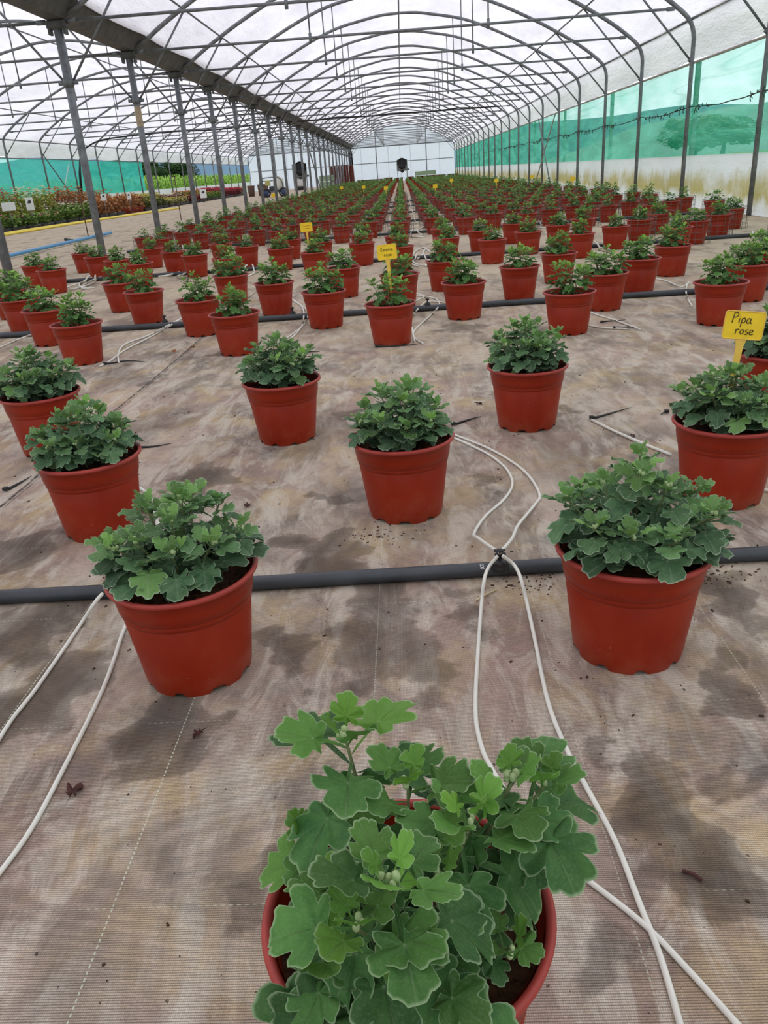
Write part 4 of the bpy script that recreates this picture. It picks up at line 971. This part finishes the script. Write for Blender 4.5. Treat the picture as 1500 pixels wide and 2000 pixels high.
def clump_mesh(seed, wid, h, mat_, dense=560, blade=.125):
    r2 = random.Random(seed); b = MB()
    for q in range(dense):
        a = r2.uniform(0, 6.28); r = wid/2*math.sqrt(r2.random()); z = r2.uniform(.12, h)*(1-.25*(r/(wid/2))**2); L = blade*r2.uniform(.6, 1.3)
        leaf(b, (r*math.cos(a), r*math.sin(a), z), r2.uniform(0, 6.28), r2.uniform(-.2, 1.3), r2.uniform(.2, 1), L, r2, 'low', 0, .8)
    for q in range(26):
        a = r2.uniform(0, 6.28); r = wid/2*math.sqrt(r2.random())*.8; b.tube([(r*.6*math.cos(a), r*.6*math.sin(a), .08), (r*math.cos(a), r*math.sin(a), h*.85)], .005, 3)
    return b.mesh('foliage', mat_)
def bloom_mesh(seed, wid, h, mat_, n):
    r2 = random.Random(seed); b = MB()
    for q in range(n):
        a = r2.uniform(0, 6.28); r = wid/2*math.sqrt(r2.random()); s = r2.uniform(.03, .055); z = h*r2.uniform(.72, 1.12)
        b.lathe([(.002, 0), (s*.7, .004), (s, s*.3), (s*.6, s*.55), (.002, s*.6)], 8, c=(r*math.cos(a), r*math.sin(a), z))
    return b.mesh('blooms', mat_)
ZONES = [(21.5, 24.5, 'olive', 'pink', .42, .95, 'tray'), (24.5, 27.5, 'lime', 'pink', .38, 1.15, 'tray'), (27.5, 30.5, 'lime', 'white', .55, 1.1, 'tray'), (30.5, 33.5, 'rust', 'orange', .6, 1.05, 'tray'), (33.5, 36, 'rust', 'orange', .7, .85, 'pot'),
         (36, 40, 'dark', 'yellow', .45, .58, 'tray'), (40, 44, 'cream', 'yellow', .35, .6, 'tray'), (44, 48, 'maroon', 'white', .35, .5, 'tray'), (48, 53, 'olive', 'orange', .42, .55, 'tray'), (53, 60, 'maroon', 'red', .5, .6, 'tray')]
cache = {}
cnt = 0
def bed(x, y, fol, flo, h, kind, row, nblo):
    global cnt
    key = (fol, flo, round(h, 2), row, nblo)
    if key not in cache:
        v = len(cache); wd = .86
        cache[key] = (clump_mesh(500+v, wd, h, FOL[fol][0]), bloom_mesh(600+v, wd, h, FLW[flo], nblo) if nblo else None)
    cm_, bm_ = cache[key]; cnt += 1
    words = {'lime': 'lime green', 'olive': 'olive green', 'rust': 'rust coloured', 'dark': 'dark green', 'cream': 'cream green', 'maroon': 'maroon', 'green': 'grassy green'}
    kk = (fol, flo, row); SEEN[kk] = SEEN.get(kk, 0)+1
    t = thing('bedding_plant_tray', '%s bedding plants with %s flowers, %s row by the left wall, %s of these' % (words[fol], flo if nblo else 'few', row, ORD[SEEN[kk]]), 'bedding plants', (x, y, 0), 0, 'beds of flowering plants in the left tunnel')
    b = MB()
    if kind == 'tray': b.box((0, 0, .06), (.84, .84, .12), bev=.02); b.build('tray', M_TRAY, t, smooth=False)
    else:
        for px in (-.28, 0, .28):
            for py in (-.28, 0, .28):
                b = MB(); b.lathe([(.09, 0), (.115, .19), (.125, .20), (.12, .21), (.1, .19)], 12, c=(px, py, 0), cap0=True); b.build('small_pot', M_RP, t)
    f = link('foliage', cm_, t); f.rotation_euler[2] = rnd.uniform(0, 6.28)
    if bm_: q = link('blooms', bm_, t); q.rotation_euler[2] = rnd.uniform(0, 6.28)
SEEN = {}
XF, XM, XK = -11.55, -12.3, -13.0
for y0, y1, fol, flo, hf, hb, kind in ZONES:
    y = y0+.45
    while y < y1:
        bed(XF, y, {'lime': 'green', 'olive': 'green'}.get(fol, fol), flo, hf, kind, 'front', 16 if flo != 'red' else 70)
        bed(XK+.15, y, fol, flo, hb, 'tray', 'back', 55 if flo != 'red' else 70)
        y += .95
# white placards in the beds
def placard(x, y, z, w, h, label, pic):
    t = thing('placard', label, 'sign', (x, y, 0), 0, 'white placards in the plant beds')
    b = MB(); b.box((0, 0, z), (w, .012, h), bev=.004); b.build('board', mat('white_card', (236, 236, 232), .7, 0, .03), t, smooth=False)
    b = MB(); b.tube([(0, .012, 0), (0, .012, z)], .012, 6); b.build('stick', M_STEEL, t)
    if pic: b = MB(); b.ell((w*.05, -.008, z+h*.18), (w*.2, .004, h*.14), 8, 6); b.ell((-w*.12, -.008, z+h*.12), (w*.12, .004, h*.08), 8, 6); b.build('printed_flower', mat('dark_print', (70, 60, 74), .7), t)
placard(-11.2, 25.0, .70, .24, .36, 'white placard with a dark flower print standing in the lime green bed', True)
placard(-11.2, 23.6, .68, .40, .22, 'blank white placard at the left edge of the plant bed', False)
placard(-11.0, 30.8, .70, .20, .24, 'white placard with a dark flower print right of the first full gutter post', True)
placard(-11.0, 33.7, .66, .17, .25, 'small white placard with a flower print behind the second gutter post', True)
placard(-10.3, 43.5, .45, .34, .42, 'white placard with a dark print in front of the maroon bed', True)

# ------------------------------------------------------------------ far end of the tunnels
M_BRP = mat('dark_red_planter', (104, 44, 30), .8, 0, .15, 6); M_GRN = mat('faded_green_crate', (150, 172, 140), .8, 0, .1, 6); M_GREY = mat('heater_grey', (120, 124, 122), .6, .2, .12, 5); M_DKB = mat('heater_black', (20, 20, 22), .5)
for k, (x, y, wd) in enumerate([(4.05, 66.8, .75), (3.12, 66.9, .70), (2.35, 67, .66), (1.52, 67, .5), (.75, 67, .42), (-.15, 67, .5), (-.95, 67, .5), (-1.75, 67, .5), (-2.5, 67, .75), (-3.2, 67, .5)]):
    t = thing('stacked_planters', 'low heap of dark red-brown pots near the end wall, %s from the right' % ORD[k+1], 'pots', (x, y, 0), 0, 'heaps of empty pots near the end wall')
    for q in range(max(2, int(wd/.2))):
        b = MB(); px = -wd/2+.1+q*(wd-.2)/max(1, int(wd/.2)-1); b.lathe([(.09, .0), (.13, .33), (.145, .34), (.145, .37), (.12, .37), (.1, .1)], 12, c=(px, 0, 0)); b.build('empty_pot', M_BRP, t)
t = thing('pot_stack_pallet', 'tall stacks of nested red-brown pots on a pallet by the last gutter posts', 'pot stacks', (-4.55, 66.0, 0))
for q in range(9):
    h = [1.45, 1.5, 1.42, 1.5, 1.46, 1.52, 1.5, 1.44, 1.48][q]; b = MB(); pr = []; z = .16
    while z < h: pr += [(.085, z), (.10, z+.05), (.085, z+.055)]; z += .06
    pr += [(.08, h), (.05, h+.03)]; b.lathe(pr, 12, c=(-.8+q*.2, .1*(q % 2), 0), cap1=True); b.build('pot_column', M_BRP, t)
b = MB(); b.box((0, 0, .13), (1.9, .6, .03)); [b.box((x, 0, .06), (.1, .6, .12)) for x in (-.85, 0, .85)]; b.build('pallet', mat('pallet_wood', (150, 130, 104), .8), t, smooth=False)
def crate_stack(x, y, w, h, layers, label):
    t = thing('crate_stack', label, 'crates', (x, y, 0), 0, 'pale green crates at the end wall')
    for q in range(layers):
        b = MB(); hh = h/layers; z = q*hh; b.box((0, 0, z+hh/2), (w, .5, hh*.8), bev=.02); b.box((0, 0, z+hh*.93), (w*1.02, .53, hh*.14)); 
        for xx in np.linspace(-w/2+.05, w/2-.05, 7): b.box((xx, -.26, z+hh*.45), (.03, .03, hh*.7))
        b.build('crate', M_GRN, t, smooth=False)
crate_stack(2.05, 71.5, 1.75, .70, 2, 'wide stack of pale green crates right of the heater at the end wall')
crate_stack(-1.1, 71.5, .75, .40, 1, 'low pale green crate just left of the heater')
crate_stack(-2.4, 71.5, .75, .34, 1, 'lowest pale green crate further left of the heater')
crate_stack(-5.75, 66, 1.2, .9, 2, 'hazy pale green crates left of the tall pot stacks')
def heater(x, y, s, rz, label, tank):
    t = thing('hot_air_heater', label, 'heater', (x, y, 0), rz, 'hot air heaters near the end wall')
    b = MB(); b.box((0, 0, 1.35*s), (.95*s, .9*s, .95*s), bev=.05); b.build('housing', M_GREY, t, smooth=False)
    b = MB(); b.lathe([(.30*s, -.04), (.40*s, 0), (.43*s, .1), (.43*s, .16)], 20, c=(0, 0, 0)); o = b.build('air_outlet', M_DKB, t); o.rotation_euler = (math.pi/2, 0, 0); o.location = (0, -.45*s, 1.52*s)
    b = MB(); b.box((0, -.47*s, 1.58*s), (.86*s, .04, .42*s), bev=.01); b.ell((0, -.5*s, 1.22*s), (.28*s, .06, .22*s), 12, 8); b.build('fan_grille', M_DKB, t, smooth=False)
    b = MB(); b.lathe([(.02, .72*s), (.10*s, .78*s), (.22*s, .9*s)], 12, c=(0, -.3*s, 0)); b.box((.52*s, -.3*s, .98*s), (.16*s, .12, .12)); b.build('burner', M_DKB, t)
    for sx in (-1, 1):
        for sy in (-1, 1): b = MB(); b.box((sx*.42*s, sy*.4*s, .45*s), (.06, .06, .9*s)); b.build('leg', M_GREY, t, smooth=False)
    if tank:
        b = MB(); b.lathe([(.25, .3), (.3, .35), (.3, .85), (.2, .95)], 16, c=(0, -.1, 0), cap0=True, cap1=True); q = b.build('fuel_tank', mat('white_tank', (228, 228, 224), .6), t); q['label'] = 'white tank'
        b = MB(); b.box((0, -.2, .18), (.55, .3, .25), bev=.04); b.build('motor', M_DKB, t)
heater(.12, 71.5, .93, 0, 'grey heater with black round outlet on legs at the centre of the end wall', False)
heater(-7.15, 60, .98, .25, 'grey heater with black outlet and white tank in the left tunnel', True)
# sprayer cart
t = thing('sprayer_cart', 'wheeled sprayer with a bent tube frame and pale tank in the left tunnel', 'sprayer', (-6.95, 46, 0), .15); t.scale = (.92, .92, .92)
b = MB(); b.tube(smoothpts([(-.75, -.3, .25), (-.85, -.3, .7), (-.7, -.3, 1.02), (-.2, -.3, 1.08), (.3, -.3, 1.05), (.5, -.3, .75), (.5, -.3, .25)], 5), .03, 8); b.tube([(-.75, .3, .25), (-.75, .3, .9), (.5, .3, .9), (.5, .3, .25)], .03, 8); b.tube([(-.75, -.3, .3), (.5, -.3, .3)], .03, 8); b.build('frame', M_STEEL, t)
b = MB(); b.lathe([(.28, .4), (.32, .45), (.32, .95), (.22, 1.05), (.1, 1.08), (.1, 1.14)], 18, c=(.28, 0, 0), cap0=True, cap1=True); b.build('tank', mat('ivory_tank', (222, 220, 206), .6), t)
b = MB(); b.box((-.35, -.1, .78), (.32, .2, .3), bev=.03); b.build('control_box', mat('yellowish_box', (196, 190, 112), .6), t, smooth=False)
for wx, nm in ((-.5, -.36), (.5, .36)):
    for wy in (-.36, .36):
        b = MB(); b.tube([(.22*math.cos(a)+wx, wy, .24+.22*math.sin(a)) for a in np.linspace(0, 6.28, 19)[:-1]], .05, 8, closed=True); wh = b.build('wheel', M_BLK, t)
        b = MB(); b.lathe([(.02, -.05), (.15, -.03), (.15, .03), (.02, .05)], 14); hb = b.build('hub', mat('blue_hub', (52, 72, 110), .5), wh); hb.rotation_euler = (math.pi/2, 0, 0); hb.location = (wx, wy, .24)
b = MB(); b.box((0, 0, .32), (1.0, .5, .12), bev=.02); b.box((-.15, 0, .48), (.3, .35, .25), bev=.04); b.build('engine', mat('dark_engine', (60, 62, 64), .5), t, smooth=False)
# brown bins and standing bits left of the sprayer
for k, (x, y, h, w_) in enumerate([(-9.3, 52, .62, .5), (-8.65, 52, .66, .55), (-8.1, 50, .60, .45)]):
    t = thing('brown_bin', 'brown plastic bin left of the sprayer cart, %s from left' % ORD[k+1], 'bin', (x, y, 0), 0, 'brown bins beside the sprayer')
    b = MB(); b.lathe([(w_*.36, 0), (w_*.45, h*.94)], 14, cap0=True); b.build('bin_body', mat('brown_bin_plastic', (104, 80, 70), .7), t)
    b = MB(); b.lathe([(w_*.45, h*.94), (w_*.5, h*.95), (w_*.5, h), (w_*.42, h)], 14); b.build('bin_rim', MATS['brown_bin_plastic'], t)

# ------------------------------------------------------------------ outside
M_GRASS = mat('meadow_grass', (136, 156, 92), .95, 0, .2, .4, 0, .1, col2=(110, 134, 78)); M_HILL = mat('haze_tinted_wood_hill', (134, 160, 152), .95, 0, .2, .03, 0, .1, col2=(104, 132, 122)); M_HILLB = mat('blue_far_hill', (96, 122, 142), .95, 0, .1, .02, 0, .1)  # hillside beyond the right net: distance haze is painted into its pale colour
b = MB(); b.add([(-400, -60, -.03), (-13.3, -60, -.03), (-13.3, 500, -.03), (-400, 500, -.03), (4.95, -60, -.03), (400, -60, -.03), (400, 500, -.03), (4.95, 500, -.03), (-13.3, 75.6, -.03), (4.95, 75.6, -.03), (-13.3, -60, -.031), (4.95, -60, -.031), (4.95, -8.6, -.03), (-13.3, -8.6, -.03)], [(0, 1, 2, 3), (4, 5, 6, 7), (8, 9, 7, 2), (10, 11, 12, 13)])
o = b.build('meadow', M_GRASS, None, smooth=False); struct(o)
def hills(name, label, pts, base, hfun, m, depth=60):
    b = MB(); V = []; F = []; n = len(pts)
    for i, (x, y) in enumerate(pts):
        h = hfun(i/(n-1)); dx, dy = base; V += [(x, y, -.5), (x+dx*.35, y+dy*.35, h*.7), (x+dx*.7, y+dy*.7, h), (x+dx*1.3, y+dy*1.3, h*.8), (x+dx*2, y+dy*2, -.5)]
    for i in range(n-1):
        for k in range(4): F.append((i*5+k, (i+1)*5+k, (i+1)*5+k+1, i*5+k+1))
    b.add(V, F); o = b.build(name, m, None); return tag(o, label, 'hill')
N = 60
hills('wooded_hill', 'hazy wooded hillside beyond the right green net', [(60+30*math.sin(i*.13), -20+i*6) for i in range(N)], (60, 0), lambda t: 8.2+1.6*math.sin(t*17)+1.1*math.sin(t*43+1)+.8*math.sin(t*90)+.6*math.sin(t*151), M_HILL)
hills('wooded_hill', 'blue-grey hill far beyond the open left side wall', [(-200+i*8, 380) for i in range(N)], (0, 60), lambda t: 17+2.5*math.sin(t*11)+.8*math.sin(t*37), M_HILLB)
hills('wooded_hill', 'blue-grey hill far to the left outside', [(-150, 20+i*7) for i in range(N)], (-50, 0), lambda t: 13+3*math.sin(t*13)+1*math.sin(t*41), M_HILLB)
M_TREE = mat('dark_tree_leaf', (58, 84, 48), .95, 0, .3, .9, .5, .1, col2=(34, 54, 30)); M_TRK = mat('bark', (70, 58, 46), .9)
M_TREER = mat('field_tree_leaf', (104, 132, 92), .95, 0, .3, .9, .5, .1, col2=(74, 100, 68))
def tree(x, y, h, w_, seed, label):
    r2 = random.Random(seed); t = thing('tree', label, 'tree', (x, y, 0), 0, 'trees outside'); b = MB(); b.tube([(0, 0, -.1), (.1, 0, h*.3), (0, .1, h*.6)], .18, 8, rr=[.22, .17, .1]); b.build('trunk', M_TRK, t)
    b = MB()
    for q in range(26):
        a = r2.uniform(0, 6.28); r = w_*.5*math.sqrt(r2.random())*.8; z = h*r2.uniform(.32, .86); s = h*r2.uniform(.10, .2)
        o0 = len(b.v); b.ell((r*math.cos(a), r*math.sin(a), z), (s, s, s*.8), 12, 9)
        for i in range(o0, len(b.v)): v = b.v[i]; b.v[i] = (v[0]+r2.uniform(-.13, .13)*s*1.6, v[1]+r2.uniform(-.13, .13)*s*1.6, v[2]+r2.uniform(-.13, .13)*s*1.6)
    for q in range(900):
        a = r2.uniform(0, 6.28); ph = math.acos(r2.uniform(-.7, 1)); rr_ = w_*.5*r2.uniform(.85, 1.04); leaf(b, (rr_*math.sin(ph)*math.cos(a), rr_*math.sin(ph)*math.sin(a), h*.58+h*.4*math.cos(ph)*r2.uniform(.85, 1.02)), a, .3, .8, .45, r2, 'low', 0, .8)
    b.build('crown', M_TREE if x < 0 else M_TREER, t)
for k, (x, y, h, w_) in enumerate([(-31, 104, 4.6, 6.5), (-28.5, 108, 4.2, 5), (-34.5, 110, 5.0, 6), (-38, 108, 4.2, 6)]): tree(x, y, h, w_, 40+k, 'dark tree beyond the maize, %s from the right' % ORD[[2, 1, 3, 4][k]])
for k, (x, y, h, w_) in enumerate([(30, 34, 3.6, 5), (33, 46, 4.2, 6), (38, 62, 4.6, 7), (26, 70, 3.2, 5), (44, 40, 4.6, 7), (30, 88, 4.0, 7)]): tree(x, y, h, w_, 60+k, 'leafy tree seen dimly through the right green net, %s in distance' % ORD[k+1])
# maize crop beyond the open left side
b = MB(); r2 = random.Random(9)
def maize(b, x, y, h):
    b.tube([(x, y, 0), (x+r2.uniform(-.05, .05), y, h)], .02, 3)
    for q in range(5):
        a = r2.uniform(0, 6.28); z = h*r2.uniform(.25, .95); L = r2.uniform(.45, .75); c, s = math.cos(a), math.sin(a); w2 = .045; P = []
        for t_, u, v in ((0, 0, 0), (.4, .35*L, .28*L), (.75, .7*L, .22*L), (1, .95*L, -.1*L)):
            ww = w2*(1-t_)**.5+.002; P += [(x+u*c-ww*s, y+u*s+ww*c, z+v), (x+u*c+ww*s, y+u*s-ww*c, z+v)]
        b.add(P, [(0, 1, 3, 2), (2, 3, 5, 4), (4, 5, 7, 6)])
for q in range(2600):
    y = r2.uniform(44, 135); x = -17.5-r2.random()**1.5*14; maize(b, x, y, r2.uniform(1.35, 1.75))
o = b.build('maize_field', mat('maize_leaf', (150, 184, 84), .85, 0, .25, .8, 0, .2, col2=(96, 140, 52)), None); tag(o, 'strip of green maize growing outside the open left wall', 'maize', None, 'stuff')
